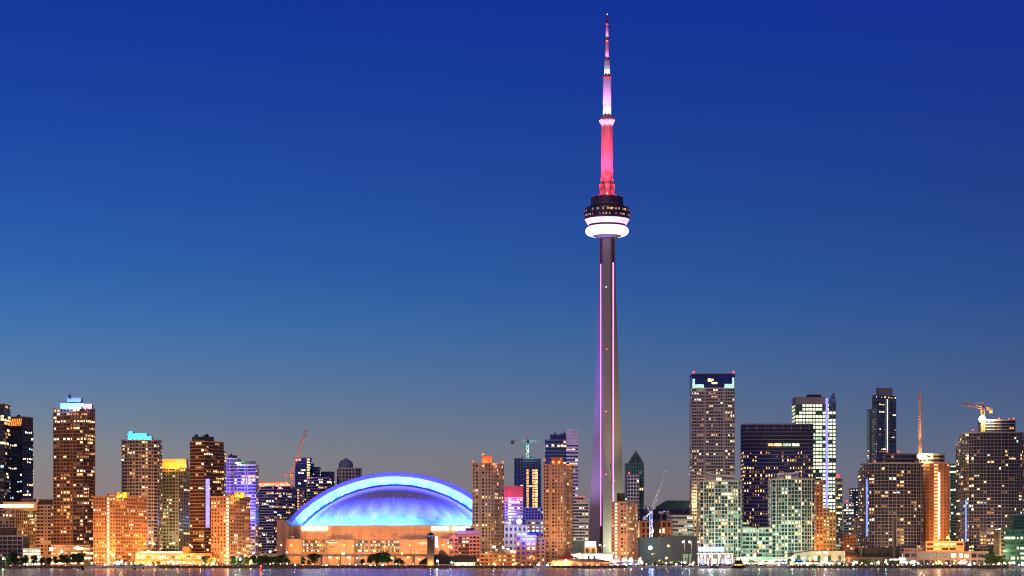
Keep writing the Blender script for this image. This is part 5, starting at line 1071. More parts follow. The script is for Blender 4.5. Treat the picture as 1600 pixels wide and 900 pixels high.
#        px,  py,   Y,   colour, kW,  radius, words
LAMPS = [(5, 873, 1775, GR, 5, .9, 'green'), (28, 871, 1800, OR, 14, .5, 'orange'), (50, 866, 1815, WW, 8, .6, 'yellow'), (63, 870, 1790, OR, 10, .7, 'orange'), (80, 858, 1835, WW, 12, 2.0, 'dazzling white'), (96, 862, 1830, WW, 5, 1.2, 'white'),
  (121, 856, 1830, WW, 9, 1.8, 'dazzling white'), (132, 863, 1800, OR, 14, .8, 'orange'), (150, 868, 1795, WW, 16, .9, 'yellow'), (162, 869, 1780, OR, 30, .8, 'orange'), (176, 867, 1782, OR, 60, 1.6, 'dazzling orange'), (184, 880, 1775, WW, 12, 2.4, 'low dazzling white'), (190, 878, 1790, WW, 20, 1.4, 'yellow'),
  (203, 866, 1782, OR, 40, 1.1, 'orange'), (214, 866, 1780, OR, 30, .9, 'orange'), (226, 850, 1850, OR, 22, 1.0, 'tall orange'), (240, 850, 1850, OR, 22, 1.2, 'tall orange'), (232, 861, 1798, OR, 24, .8, 'orange'), (250, 872, 1790, WW, 14, 1.0, 'white'), (268, 877, 1785, WW, 16, .9, 'white'),
  (284, 866, 1800, OR, 16, .7, 'orange'), (297, 852, 1850, OR, 22, .9, 'tall orange'), (299, 867, 1795, OR, 24, .9, 'orange'), (316, 852, 1860, OR, 18, .6, 'tall orange'), (333, 881, 1775, WW, 24, 1.7, 'dazzling white'), (352, 868, 1790, OR, 30, .8, 'orange'), (368, 837, 1800, WH, 10, .6, 'very tall white'),
  (383, 868, 1800, OR, 26, .8, 'orange'), (390, 853, 1860, OR, 24, 1.1, 'tall orange'), (396, 864, 1840, WW, 12, .9, 'yellow'), (406, 852, 1860, OR, 20, 1.1, 'tall orange'), (413, 836, 1810, WH, 8, .5, 'very tall white'), (375, 874, 1775, CY, 8, .9, 'teal'), (392, 878, 1768, (.9, 1, .1), 12, 1.0, 'low lime green'), (422, 862, 1850, WW, 12, 1.2, 'yellow'),
  (439, 852, 2180, OR, 16, .8, 'tall orange'), (455, 852, 2180, OR, 18, .8, 'tall orange'), (448, 863, 2080, WW, 10, .7, 'yellow'), (487, 851, 2190, OR, 14, .8, 'tall orange'), (501, 852, 2190, OR, 14, .8, 'tall orange'), (474, 877, 1780, (.95, 1, .1), 9, .9, 'low lime yellow'), (461, 883, 1768, WH, 2, .5, 'small white'),
  (536, 865, 2050, WW, 34, 1.5, 'dazzling yellow'), (538, 852, 2190, OR, 12, .8, 'tall orange'), (551, 853, 2190, OR, 14, .8, 'tall orange'), (515, 871, 1900, WW, 16, .8, 'yellow'), (558, 872, 1900, WW, 16, .8, 'yellow'), (527, 872, 1900, OR, 20, .8, 'orange'), (544, 871, 1900, WW, 12, .7, 'white'),
  (510, 884, 1764, WW, 22, 1.5, 'low dazzling white'), (579, 885, 1764, (.35, 1, .4), 14, 1.6, 'low dazzling green'), (598, 884, 1764, (.8, 1, .35), 9, 1.2, 'low yellow green'), (588, 852, 2190, OR, 12, .8, 'tall orange'), (601, 854, 2190, OR, 12, .8, 'tall orange'), (640, 852, 2190, OR, 14, .8, 'tall orange'), (628, 865, 2050, OR, 24, .9, 'orange'), (612, 872, 1900, OR, 16, .8, 'orange'), (637, 871, 1900, OR, 20, .8, 'orange'), (622, 880, 1790, WH, 6, .8, 'white'), (655, 874, 1850, OR, 16, .7, 'orange'),
  (683, 877, 1768, WH, 4, .7, 'white'), (692, 852, 1860, OR, 18, .7, 'tall orange'), (702, 854, 1800, OR, 24, .9, 'tall orange'), (682, 855, 1860, CY, 6, .7, 'pale blue'), (700, 848, 1860, (1, .4, .9), 4, .5, 'tall pink'), (705, 879, 1764, CY, 3, .5, 'small blue'),
  (760, 864, 1795, OR, 14, .6, 'orange'), (772, 881, 1768, OR, 26, 1.1, 'dazzling orange'), (805, 881, 1768, OR, 22, .9, 'dazzling orange'), (793, 858, 1845, OR, 14, .8, 'tall orange'), (771, 855, 1850, CY, 8, .8, 'pale blue'), (786, 856, 1850, WW, 10, .9, 'yellow'), (842, 882, 1765, WH, 8, 1.1, 'white'), (829, 870, 1800, OR, 8, .5, 'orange'),
  (811, 815, 2120, (.5, .55, 1), 40, 3.6, 'huge blue white'), (855, 884, 1764, WH, 10, 1.2, 'white'), (872, 880, 1765, OR, 16, .9, 'orange'), (883, 883, 1764, OR, 14, .8, 'orange'), (884, 876, 1766, WW, 8, 1.1, 'yellow'), (905, 866, 1800, WW, 8, .6, 'yellow'), (937, 852, 2060, WW, 18, .7, 'tall yellow'), (944, 853, 2060, WW, 16, .7, 'tall orange'), (1003, 880, 1764, WH, 6, .9, 'white'),
  (1044, 853, 1840, OR, 40, 1.1, 'tall orange'), (1041, 872, 1790, OR, 30, 1.0, 'orange'), (1067, 847, 1790, WH, 14, .8, 'tall white'), (1077, 847, 1790, WH, 14, .8, 'tall white'), (1019, 866, 1850, OR, 6, .3, 'small orange'), (1030, 876, 1770, (1, .3, .3), 4, .3, 'small red'), (1056, 884, 1764, WH, 8, .8, 'low white'), (1081, 882, 1766, WW, 12, .9, 'low yellow'),
  (1091, 847, 1790, WW, 12, .7, 'tall white'), (1110, 847, 1850, WH, 12, .6, 'tall white'), (1131, 847, 1850, WH, 10, .5, 'tall white'), (1099, 883, 1764, WW, 10, .9, 'low white'), (1126, 884, 1764, (.8, .3, 1), 8, .8, 'low violet'),
  (1168, 867, 1795, WW, 8, .6, 'yellow'), (1186, 880, 1770, GR, 12, 1.0, 'green'), (1203, 879, 1772, WW, 14, 1.6, 'dazzling white'), (1218, 884, 1764, WH, 8, .8, 'low white'), (1238, 872, 1775, WH, 26, 1.3, 'dazzling white'), (1255, 872, 1775, (.15, .9, .8), 12, .9, 'teal'), (1273, 872, 1775, (.15, .95, .8), 14, .9, 'teal'), (1279, 864, 1800, WW, 5, .5, 'yellow'), (1289, 864, 1800, WH, 10, .8, 'tall white'), (1290, 874, 1773, WW, 26, 1.8, 'dazzling white'),
  (1247, 884, 1764, WW, 10, 1.1, 'low yellow'), (1262, 882, 1764, WW, 16, 1.3, 'low dazzling white'), (1283, 884, 1764, WH, 16, 1.3, 'low white'), (1304, 885, 1764, (.9, 1, .4), 9, .9, 'low lime'), (1319, 874, 1790, OR, 26, .9, 'orange'), (1325, 853, 1850, OR, 30, .9, 'tall orange'),
  (1334, 880, 1768, (.6, 1, .7), 18, 1.2, 'dazzling green white'), (1384, 878, 1768, (.2, .95, .75), 14, 1.1, 'teal'), (1393, 886, 1764, (.9, 1, .5), 9, .9, 'low lime'), (1372, 879, 1775, WW, 10, 1.3, 'white'), (1343, 889, 1762, OR, 2, .5, 'low orange'),
  (1427, 884, 1766, (.8, 1, .6), 14, 1.4, 'dazzling green white'), (1449, 886, 1764, WW, 10, 1.1, 'low yellow'), (1481, 840, 1900, OR, 90, 1.6, 'tall dazzling orange'), (1515, 883, 1766, (.75, .95, 1), 26, 2.0, 'dazzling blue white'), (1507, 875, 1810, OR, 8, .6, 'orange'), (1533, 887, 1764, WW, 10, 1.0, 'low yellow'), (1545, 886, 1764, WH, 12, 1.3, 'low white'),
  (1560, 882, 1766, WH, 12, 1.0, 'white'), (1569, 861, 1795, WW, 10, .7, 'tall yellow'), (1578, 884, 1766, (1, .8, .2), 12, .8, 'low yellow'), (1597, 882, 1766, WH, 10, 1.0, 'white')]
LAMPS.sort(key=lambda q: q[0])
labs = ordinal_labels([(q[0], q[6]) for q in LAMPS], 'street lamp')
# (ordinal_labels sorts by px then words; keep the same order here)
LAMPS.sort(key=lambda q: (q[0], q[6]))
GAIN = 0.75
def globe(c):
    n = 'globe_%d_%d_%d' % tuple(int(v * 20) for v in c)
    if n not in MATS: emit(n, tuple(.35 + .65 * v for v in c) if c[1] > .5 else (c[0], c[1] * 1.25, c[2] * 1.2), 7.0)
    return n
for q, lab in zip(LAMPS, labs):
    px, py, Y, col, kw, rad, wd = q
    x, z = X(px, Y), Z(py, Y)
    o = (x, Y, GZ); r = empty('street_lamp', o, lab, 'street lamp', 'lit street lamps along the waterfront')
    w = MB(o); zt = z + rad + .3
    side = 1.6 if zt > 8 else .9
    w.tube((x + side, Y, GZ), (x + side, Y, zt + .3), .16, 'metal', 6, .10); w.lathe(x + side, Y, [(.35, GZ), (.3, GZ + .5), (.14, GZ + .7)], 'metal', 8); w.build('pole', r)
    w = MB(o); w.tube((x + side, Y, zt + .3), (x, Y, zt + .35), .09, 'metal', 5); w.box(x - .3, x + .3, Y - .25, Y + .25, zt + .2, zt + .42, 'metal'); arm = w.build('lamp_arm', r)
    g = rad * .62 + .22
    w = MB(o); w.lathe(x, Y, [(g * math.sin(math.radians(a_)) + .01, z - g * math.cos(math.radians(a_))) for a_ in range(0, 181, 22)], globe(col), 12); w.build('lamp_head', arm, smooth=True)
    front = col in (GR, CY) or col[1] > .9
    light('POINT', 'lamp_light', (x, Y + (-1 if front else 1) * (g + .35), z), col, kw * 1000 * GAIN, r, o, radius=.3)

# ------------------------------------------------------------------ trees
def crown_mesh(seed, kind, mat):
    rr = random.Random(seed); b = MB((0, 0, 0)); lobes = []
    if kind == 'cone': lobes = [((0, 0, 2.2 + k * .95), 2.3 - k * .32, .9) for k in range(6)]
    else:
        for k in range(9):
            a = rr.uniform(0, 6.28); d = rr.uniform(.5, 1.9)
            lobes.append(((d * math.cos(a), d * math.sin(a), rr.uniform(1.7, 6.2)), rr.uniform(.9, 1.6), rr.uniform(.9, 1.4)))
        lobes += [((0, 0, 5), 1.7, 1.8), ((0, 0, 2.8), 1.7, 1.3)]
    for (c, rad, rz) in lobes:
        for k in range(int(120 * rad)):
            u = Vector((rr.gauss(0, 1), rr.gauss(0, 1), rr.gauss(0, 1))).normalized() * (rr.random() ** .4)
            p = Vector((c[0] + u.x * rad, c[1] + u.y * rad, c[2] + u.z * rz)); s = rr.uniform(.16, .38)
            n = Vector((rr.gauss(0, 1), rr.gauss(0, 1), rr.gauss(0, 1))).normalized(); t = n.orthogonal().normalized() * s; v = n.cross(t.normalized()) * s * .8
            b.add([tuple(p + t), tuple(p + v), tuple(p - t), tuple(p - v)], [(0, 1, 2, 3)], mat)
    me = bpy.data.meshes.new('crown'); me.from_pydata(b.v, [], b.f); me.materials.append(MATS[mat]); me.update(); return me
def trunk_mesh(seed, kind):
    rr = random.Random(seed); b = MB((0, 0, 0)); b.tube((0, 0, -.2), (.1, 0, 3.2), .24, 'bark', 7, .15)
    if kind != 'cone':
        for k in range(6):
            a = rr.uniform(0, 6.28); b.tube((.05, 0, 2.2 + k * .18), (1.3 * math.cos(a), 1.3 * math.sin(a), 4.4 + rr.uniform(0, 1)), .11, 'bark', 5, .04)
    else: b.tube((.1, 0, 3.2), (0, 0, 6.8), .15, 'bark', 5, .03)
    me = bpy.data.meshes.new('trunk'); me.from_pydata(b.v, [], b.f); me.materials.append(MATS['bark']); me.update(); return me
PROT = [(crown_mesh(k, 'cone' if k == 6 else 'round', 'leaf' if k % 2 == 0 else 'leaf_olive'), trunk_mesh(k, 'cone' if k == 6 else 'round')) for k in range(7)]
TREES = [(22, 861, 1768, 0, 'dark'), (40, 866, 1767, 2, 'dark'), (53, 867, 1770, 1, 'small'), (66, 870, 1775, 3, 'yellow lit'), (76, 870, 1778, 4, 'small'), (87, 869, 1780, 5, 'small'), (97, 867, 1778, 0, 'dark'), (104, 866, 1772, 2, 'dark'), (115, 864, 1774, 4, 'dark'), (123, 863, 1768, 0, 'broad dark'), (10, 872, 1780, 1, 'small'),
  (137, 873, 1790, 1, 'orange lit'), (320, 868, 1780, 4, 'dark'), (333, 869, 1785, 2, 'green lit'), (366, 869, 1775, 0, 'teal lit'), (376, 867, 1785, 2, 'teal lit'), (386, 870, 1773, 1, 'yellow green'), (396, 867, 1788, 4, 'green lit'), (406, 868, 1780, 0, 'green lit'), (414, 866, 1790, 2, 'green lit'), (424, 869, 1784, 4, 'dark'),
  (437, 866, 1768, 0, 'broad dark'), (448, 870, 1772, 2, 'dark'), (474, 872, 1774, 1, 'yellow lit'), (482, 874, 1776, 3, 'small'), (492, 864, 1766, 4, 'broad dark'), (566, 873, 1785, 3, 'small'), (578, 866, 1775, 0, 'dark'), (588, 864, 1770, 2, 'dark'), (598, 862, 1768, 4, 'broad dark'), (606, 863, 1772, 0, 'dark'), (621, 871, 1778, 2, 'dark'), (628, 874, 1775, 3, 'small'),
  (829, 880, 1768, 1, 'small green lit'), (836, 878, 1770, 2, 'small green lit'), (1024, 876, 1790, 0, 'dark'), (1034, 874, 1800, 2, 'dark'), (1052, 876, 1795, 4, 'dark'), (1060, 877, 1790, 0, 'dark'), (1186, 875, 1785, 2, 'green lit'), (1193, 877, 1780, 4, 'small green lit'), (1222, 876, 1775, 6, 'dark'), (1233, 873, 1785, 0, 'dark'), (1245, 872, 1790, 2, 'green lit'), (1248, 874, 1780, 4, 'dark'),
  (1308, 876, 1775, 1, 'green lit'), (1316, 877, 1778, 3, 'orange lit'), (1328, 879, 1775, 2, 'green lit'), (1341, 877, 1778, 0, 'green lit'), (1350, 875, 1782, 4, 'dark'), (1357, 875, 1778, 2, 'dark'), (1366, 877, 1782, 0, 'dark'), (1379, 879, 1776, 1, 'green lit'), (1391, 878, 1778, 2, 'green lit'), (1400, 876, 1782, 4, 'dark'), (1420, 879, 1775, 0, 'green lit'), (1431, 879, 1778, 2, 'green lit'), (1443, 880, 1780, 3, 'small'),
  (1549, 858, 1790, 6, 'tall cone shaped'), (1544, 865, 1778, 1, 'broad green lit'), (1555, 868, 1782, 0, 'dark'), (1563, 868, 1784, 1, 'yellow lit'), (1574, 877, 1775, 3, 'small')]
TREES.sort(key=lambda q: (q[0], q[4] + ' leafy'))
labs = ordinal_labels([(q[0], q[4] + ' leafy') for q in TREES], 'tree')
for q, lab in zip(TREES, labs):
    px, py, Y, k, wd = q; hh = Z(py, Y) - GZ; sc = hh / 7.0; o = (X(px, Y), Y, GZ)
    r = empty('tree', o, lab, 'tree', 'trees along the waterfront'); ws = (1.35 if 'broad' in wd else 1.0) * (1.05 if sc < 1 else 1)
    for me, nm in zip(PROT[k], ('crown', 'trunk')):
        c = bpy.data.objects.new(nm, me); C.objects.link(c); c.parent = r; c.scale = (sc * ws, sc * ws, sc); c.rotation_euler = (0, 0, R.uniform(0, 6.28))

# ------------------------------------------------------------------ boats, buoys, tents, quay lights
def boat_parts():
    o = (0, 0, 0); res = []
    w = MB(o); S = [(-5, 1.1, .5), (-3.5, 1.5, .5), (0, 1.6, .5), (3, 1.2, .7), (5.2, .1, 1.1)]
    secs = [[(x, -hw, zt + .6), (x, -hw * .6, -.3), (x, hw * .6, -.3), (x, hw, zt + .6)] for x, hw, zt in S]; w.loft(secs, 'white_paint'); res.append(('hull', w))
    w = MB(o); w.add([(-2.6, -1.1, 1.1), (2, -1, 1.1), (2, 1, 1.1), (-2.6, 1.1, 1.1), (-2.2, -.9, 2.5), (.9, -.8, 2.4), (.9, .8, 2.4), (-2.2, .9, 2.5)], [(3, 2, 1, 0), (4, 5, 6, 7), (0, 1, 5, 4), (1, 2, 6, 5), (2, 3, 7, 6), (3, 0, 4, 7)], 'white_paint'); res.append(('cabin', w))
    w = MB(o); w.box(-2, .9, -1.14, -1.02, 1.6, 2.1, 'g_dark'); res.append(('window', w))
    w = MB(o); w.tube((-.8, 0, 2.3), (-.8, 0, 6.5), .07, 'metal', 5); w.tube((-.8, 0, 3), (-4, 0, 3.2), .05, 'metal', 4); res.append(('mast', w))
    return res
proto = None
BOATS = [(142, 1752), (150, 1750), (156, 1753), (166, 1751), (180, 1750), (192, 1753), (200, 1750), (212, 1752), (222, 1753), (238, 1751), (846, 1752), (856, 1750), (990, 1750), (1000, 1753), (1010, 1751), (1018, 1753), (1037, 1752), (1047, 1750), (1060, 1753), (1072, 1751), (1088, 1752), (1100, 1750), (1133, 1752), (1176, 1751), (1190, 1750), (1204, 1752), (1222, 1751), (1588, 1750)]
blabs = ordinal_labels([(q[0], 'white cabin') for q in BOATS], 'boat moored')
for i, ((px, Y), lab) in enumerate(zip(BOATS, blabs)):
    if proto is None:
        r = empty('motor_boat', (0, 0, 0), lab, 'boat', 'small boats moored along the quay')
        proto = [w.build(nm, r) for nm, w in boat_parts()]
    else:
        r = empty('motor_boat', (0, 0, 0), lab, 'boat', 'small boats moored along the quay')
        for p in proto: c = p.copy(); C.objects.link(c); c.parent = r
    s = R.uniform(.8, 1.3) if px < 240 else R.uniform(.7, 1.2); r.location = (X(px, Y), Y, .15); r.rotation_euler = (0, 0, R.choice([0, math.pi]) + R.uniform(-.5, .5)); r.scale = (s, s, s)
Y_ = 1745; o = (X(1154, Y_), Y_, 0); r = empty('tug_boat', o, 'dark stubby tug boat with a yellow lit wheelhouse band at the quay', 'boat')
w = MB(o); x = o[0]; w.loft([[(x + a, Y_ - hw, zt), (x + a, Y_ - hw * .6, -.4), (x + a, Y_ + hw * .6, -.4), (x + a, Y_ + hw, zt)] for a, hw, zt in ((-4.2, 1.6, 1.6), (-2, 2.1, 1.4), (2, 2, 1.6), (4.4, .3, 2.4))], 'black'); w.build('hull', r)
w = MB(o); w.box(x - 3.4, x + 3.2, Y_ - 1.5, Y_ + 1.5, 1.4, 4.1, 'dark_brown'); w.box(x - 3.8, x + 3.6, Y_ - 1.8, Y_ + 1.8, 4.1, 4.4, 'black'); w.box(x - 3.0, x + 2.8, Y_ - 1.3, Y_ + 1.3, 4.4, 6.3, 'black'); w.build('cabin', r)
for k in range(5):
    w = MB(o); w.box(x - 3.2 + k * 1.25, x - 2.3 + k * 1.25, Y_ - 1.62, Y_ - 1.5, 2.2, 3.3, 'l_amber'); w.build('window', r)
w = MB(o); w.tube((x - 1, Y_, 6.3), (x - 1, Y_, 9.5), .12, 'metal', 5); w.tube((x + 1.4, Y_, 6.3), (x + 1.4, Y_, 7.6), .4, 'black', 8); w.build('mast', r)
Y_ = 1172; o = (X(408, Y_), Y_, 0); r = empty('channel_buoy', o, 'red lit channel buoy afloat before the stadium\'s left end', 'buoy', 'channel buoys on the lake')
w = MB(o); x = o[0]; w.lathe(x, Y_, [(.2, -.5), (.85, -.3), (.9, .3), (.5, .6), (.3, 2.2), (.1, 2.3)], 'red_paint', 12); w.build('float', r)
w = MB(o); w.lathe(x, Y_, [(.15, 2.3), (.42, 2.6), (.42, 3.0), (.1, 3.3)], 'l_red', 10); w.build('lamp', r); light('POINT', 'buoy_lamp', (x, Y_ - .8, 2.8), (1, .05, .05), 1500, r, o, radius=.35)
for px_, Y_, lab in ((129.5, 1400, 'dark cone shaped buoy afloat before the crowned tower'), (211, 1500, 'small dark buoy afloat below the brick slab and concourse'), (224, 1520, 'small dark buoy right of another one below the concourse'), (269, 1500, 'tiny dark buoy alone below the concourse'), (1583, 1600, 'dark buoy afloat at the right end of the lake')):
    o = (X(px_, Y_), Y_, 0); s = 1.0 if px_ < 140 else .6; r = empty('buoy', o, lab, 'buoy', 'channel buoys on the lake')
    w = MB(o); w.lathe(o[0], Y_, [(.3 * s, -.4), (1.2 * s, -.2), (1.2 * s, .6 * s), (.55 * s, 1.2 * s), (.35 * s, 2.3 * s), (.1, 2.7 * s)], 'black', 12); w.build('float', r)
    w = MB(o); w.lathe(o[0], Y_, [(.25 * s, 2.7 * s), (.3 * s, 3.0 * s), (.05, 3.2 * s)], 'metal', 8); w.build('lamp', r)
TENTS = [(1244, 'blue_paint', 'blue'), (1251, 'blue_paint', 'blue'), (1261, 'teal_wall', 'pale teal'), (1270, 'form_orange', 'orange'), (1278, 'form_orange', 'orange'), (1214, 'white_paint', 'white'), (1224, 'white_paint', 'white'), (1299, 'white_paint', 'white'), (1309, 'canvas', 'cream'), (1176, 'white_paint', 'white'), (1197, 'canvas', 'cream')]
TENTS.sort(key=lambda q: (q[0], q[2] + ' peaked'))
for (px_, m, wd), lab in zip(TENTS, ordinal_labels([(q[0], q[2] + ' peaked') for q in TENTS], 'market tent')):
    Y_ = 1769; o = (X(px_, Y_), Y_, GZ); x = o[0]; r = empty('market_tent', o, lab, 'tent', 'market tents on the promenade')
    w = MB(o); w.add([(x - 2.3, Y_ - 2.3, 4.3), (x + 2.3, Y_ - 2.3, 4.3), (x + 2.3, Y_ + 2.3, 4.3), (x - 2.3, Y_ + 2.3, 4.3), (x, Y_, 6.6), (x - 2.3, Y_ - 2.3, 4.9), (x + 2.3, Y_ - 2.3, 4.9), (x + 2.3, Y_ + 2.3, 4.9), (x - 2.3, Y_ + 2.3, 4.9)], [(0, 1, 6, 5), (1, 2, 7, 6), (2, 3, 8, 7), (3, 0, 5, 8), (5, 6, 4), (6, 7, 4), (7, 8, 4), (8, 5, 4)], m); w.build('roof', r)
    for a in (-2.2, 2.2):
        for c_ in (-2.2, 2.2): w = MB(o); w.tube((x + a, Y_ + c_, GZ), (x + a, Y_ + c_, 4.4), .07, 'metal', 5); w.build('post', r)
    light('POINT', 'tent_lamp', (x, Y_ - .5, 3.6), (1, .85, .6), 900, r, o, radius=.25)
QL = [(1345 + k * 7.1, R.choice(['white', 'white', 'amber', 'white'])) for k in range(36)] + [(k, 'amber') for k in (20, 60, 96, 250, 300, 470, 540, 640, 720, 900)]
QL = sorted(QL)
for (px_, wd), lab in zip(QL, ordinal_labels([(q[0], 'tiny ' + q[1] + ' glowing') for q in QL], 'quay light')):
    Y_ = 1759.2; x = X(px_, Y_); o = (x, Y_, GZ); r = empty('quay_light', o, lab, 'bollard light', 'small lights along the quay edge')
    w = MB(o); w.tube((x, Y_, GZ), (x, Y_, GZ + .8), .16, 'metal', 6); w.build('post', r)
    w = MB(o); w.lathe(x, Y_, [(.1, GZ + .8), (.33, GZ + .95), (.33, GZ + 1.25), (.08, GZ + 1.4)], 'l_pale' if wd == 'white' else 'l_amber', 8); w.build('lamp_head', r)
# railing along the right part of the quay
b = MB((0, 0, 0))
for k in range(260): xx = X(1000, 1760) + k * 1.22; b.box(xx, xx + .12, 1758.6, 1758.7, GZ, GZ + 1.15, 'black')
for zz in (.45, .8, 1.1): b.box(X(1000, 1760), X(1640, 1760), 1758.72, 1758.8, GZ + zz, GZ + zz + .07, 'black')
q = b.build('quay_railing'); tag(q, 'long dark railing along the right half of the quay edge', 'railing')
# clipped shrubs in a long planting bed, too many leaves to tell apart
rr = random.Random(5); b = MB((0, 0, 0))
for (pa, pb) in ((240, 470), (1000, 1146), (1165, 1590)):
    for k in range(int((pb - pa) * 5)):
        px_ = rr.uniform(pa, pb); Y_ = rr.uniform(1760.5, 1762); zz = GZ + rr.uniform(.1, 1.1 + .5 * math.sin(px_ * .35) ** 2); s = rr.uniform(.15, .32); x = X(px_, Y_)
        a = rr.uniform(0, 6.28); b.add([(x - s * math.cos(a), Y_ - s * math.sin(a), zz - s), (x + s * math.cos(a), Y_ + s * math.sin(a), zz - s), (x + s * math.cos(a), Y_ + s * math.sin(a), zz + s), (x - s * math.cos(a), Y_ - s * math.sin(a), zz + s)], [(0, 1, 2, 3)], 'leaf')
q = b.build('shrubbery'); tag(q, 'low dark shrub bed along the quay edge', 'shrubbery', kind='stuff')

# ------------------------------------------------------------------ fill spots on posts, added in the streets to brighten facades
def uplight(px, Y, col, kw, py_aim, back=38, word=''):
    x = X(px, Y); z0 = GZ + 2.4
    return (x, Y - back, z0), (x, Y, Z(py_aim, Y)), col, kw
UP = [(20, 1935, OR, 105, 815), (68, 1960, OR, 90, 810), (95, 1900, OR, 180, 770), (120, 1900, OR, 180, 760), (155, 1815, OR, 90, 820), (200, 1815, OR, 120, 820), (215, 1960, (1, .6, .3), 195, 750), (238, 1960, (1, .55, .4), 165, 760), (270, 2010, (1, .72, .35), 225, 770),
      (310, 1960, OR, 225, 760), (345, 1815, OR, 90, 820), (370, 1815, OR, 105, 820), (360, 2120, OR, 165, 810), (388, 2100, (1, .6, .25), 165, 810), (752, 1865, (1, .56, .28), 68, 780), (778, 1865, (1, .56, .28), 52, 790), (865, 1915, (1, .56, .28), 90, 780), (888, 1915, (1, .56, .28), 60, 790), (905, 2180, (1, .8, .55), 52, 810),
      (968, 1890, (1, .56, .28), 68, 820), (990, 1890, (1, .56, .28), 45, 820), (1025, 2250, OR, 50, 825), (1066, 2280, (.9, .9, .6), 60, 820), (1105, 1900, (1, .9, .62), 49, 790), (1130, 1900, (.6, 1, .78), 56, 790), (1150, 1900, (.55, 1, .78), 34, 800), (1172, 1910, (.5, 1, .78), 22, 840), (1196, 1910, (.5, 1, .78), 22, 840),
      (1220, 1900, (.5, 1, .78), 56, 790), (1245, 1900, (.9, 1, .7), 49, 790), (1268, 1900, (1, .75, .45), 38, 800), (1281, 1935, OR, 80, 800), (1298, 1935, OR, 60, 820), (1326, 2200, OR, 40, 845), (1365, 1970, (1, .6, .42), 66, 790), (1395, 1970, (1, .62, .42), 66, 790), (1430, 1970, (1, .5, .25), 72, 790),
      (1465, 2010, OR, 192, 780), (1477, 1925, OR, 60, 855), (1520, 1990, (1, .6, .45), 72, 780), (1555, 1990, (1, .65, .48), 78, 770), (1588, 1990, (1, .6, .42), 72, 780), (1440, 1830, (1, .6, .4), 31, 870), (1480, 1830, OR, 31, 870), (1520, 1830, (1, .6, .4), 31, 870), (1585, 1800, (.7, 1, .5), 24, 860), (1095, 2380, (1, .75, .45), 45, 740)]
UP.sort(key=lambda q: q[0])
for (px, Y, col, kw, pa), lab in zip(UP, ordinal_labels([(q[0], 'low') for q in UP], 'fill light added in the streets')):
    loc, aim, col, kw = uplight(px, Y, col, kw, pa)
    r = empty('fill_light', (loc[0], loc[1], GZ), lab.replace(' before ', ' behind '), 'fill_light', 'facade fill lights added in the streets')
    w = MB((loc[0], loc[1], GZ)); w.tube((loc[0], loc[1], GZ), (loc[0], loc[1], GZ + 1.7), .12, 'metal', 6); w.build('post', r)
    w = MB((loc[0], loc[1], GZ)); w.box(loc[0] - .6, loc[0] + .6, loc[1] - .5, loc[1] - .1, GZ + 1.6, GZ + 2.6, 'metal'); w.build('housing', r)
    light('SPOT', 'lamp_light', loc, col, kw * 1000, r, (loc[0], loc[1], GZ), radius=.4, aim=aim, spot=100, blend=1)  # added spot that brightens the facade ahead

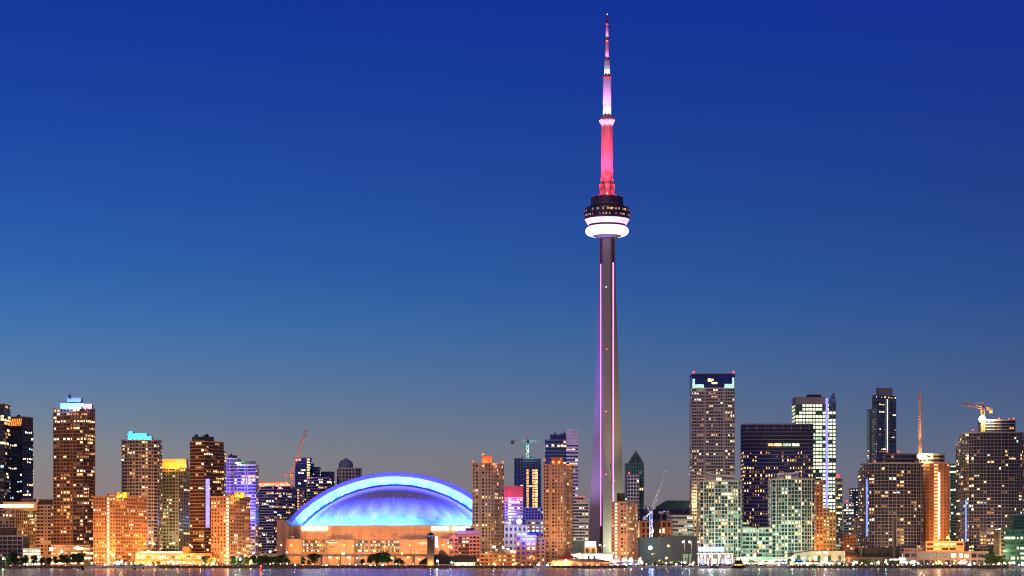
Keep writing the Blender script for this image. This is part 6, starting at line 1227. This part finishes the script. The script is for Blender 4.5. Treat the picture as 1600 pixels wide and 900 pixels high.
# globes on posts, added at random spots for a continuous glow at the water's edge
LN = []
px = -2.0
while px < 1600:
    if not (655 < px < 750):
        dense = px > 1000 or 130 < px < 340
        wd = R.choice(['white', 'yellow', 'white', 'amber'] if px > 1000 else ['amber', 'yellow', 'amber', 'white'])
        if 1140 < px < 1330 and R.random() < .4: wd = R.choice(['green', 'green', 'white'])
        LN.append((px, wd, R.uniform(878.5, 884.5) if dense else R.uniform(880.5, 884.5), R.uniform(.45, .95) if dense else R.uniform(.35, .6)))
        px += R.uniform(5.0, 9.5) if dense else R.uniform(10, 19)
    else: px += 5
LN.sort()
for (px, wd, py, g), lab in zip(LN, ordinal_labels([(q[0], 'small ' + q[1]) for q in LN], 'added glow globe')):
    Y = 1764 + R.uniform(0, 8); o = (X(px, Y), Y, GZ); x, z = o[0], Z(py, Y); r = empty('glow_globe', o, lab, 'glow_globe', 'added glow globes along the promenade')
    w = MB(o); w.tube((x, Y, GZ), (x, Y, z - g * .8), .08, 'metal', 5); w.build('post', r)
    m = {'white': 'lan_white', 'yellow': 'lan_yellow', 'amber': 'lan_amber', 'green': 'lan_green'}[wd]
    w = MB(o); w.lathe(x, Y, [(g * math.sin(math.radians(a_)) + .01, z - g * math.cos(math.radians(a_))) for a_ in range(0, 181, 30)], m, 8); w.build('lamp_head', r)
# made-up market stalls, their lit panels added for the shore's glow
ST = [(1152 + k * 12.4 + R.uniform(-2, 2), ['white', 'green', 'yellow', 'teal', 'red'][k % 5]) for k in range(15)]
for (px, wd), lab in zip(ST, ordinal_labels([(q[0], q[1] + ' lit') for q in ST], 'stall added for glow')):
    Y = 1778; o = (X(px, Y), Y, GZ); x = o[0]; r = empty('glow_stall', o, lab, 'stall added for glow', 'stalls added for glow')
    w = MB(o); w.box(x - 2.3, x + 2.3, Y - 1.0, Y - .6, GZ, GZ + 1.0, 'wood'); w.build('counter', r)
    w = MB(o); w.add([(x - 2.6, Y - 1.4, GZ + 2.7), (x + 2.6, Y - 1.4, GZ + 2.7), (x + 2.6, Y + 1.6, GZ + 3.3), (x - 2.6, Y + 1.6, GZ + 3.3), (x - 2.6, Y - 1.4, GZ + 2.85), (x + 2.6, Y - 1.4, GZ + 2.85), (x + 2.6, Y + 1.6, GZ + 3.45), (x - 2.6, Y + 1.6, GZ + 3.45)], [(3, 2, 1, 0), (4, 5, 6, 7), (0, 1, 5, 4), (1, 2, 6, 5), (2, 3, 7, 6), (3, 0, 4, 7)], 'canvas'); w.build('awning', r)
    w = MB(o); w.box(x - 2.3, x + 2.3, Y + 1.0, Y + 1.2, GZ + .3, GZ + 2.9, {'white': 'l_white', 'green': 'l_green', 'yellow': 'l_warm', 'teal': 'l_mint', 'red': 'l_red_dim'}[wd]); w.build('lit_panel', r)
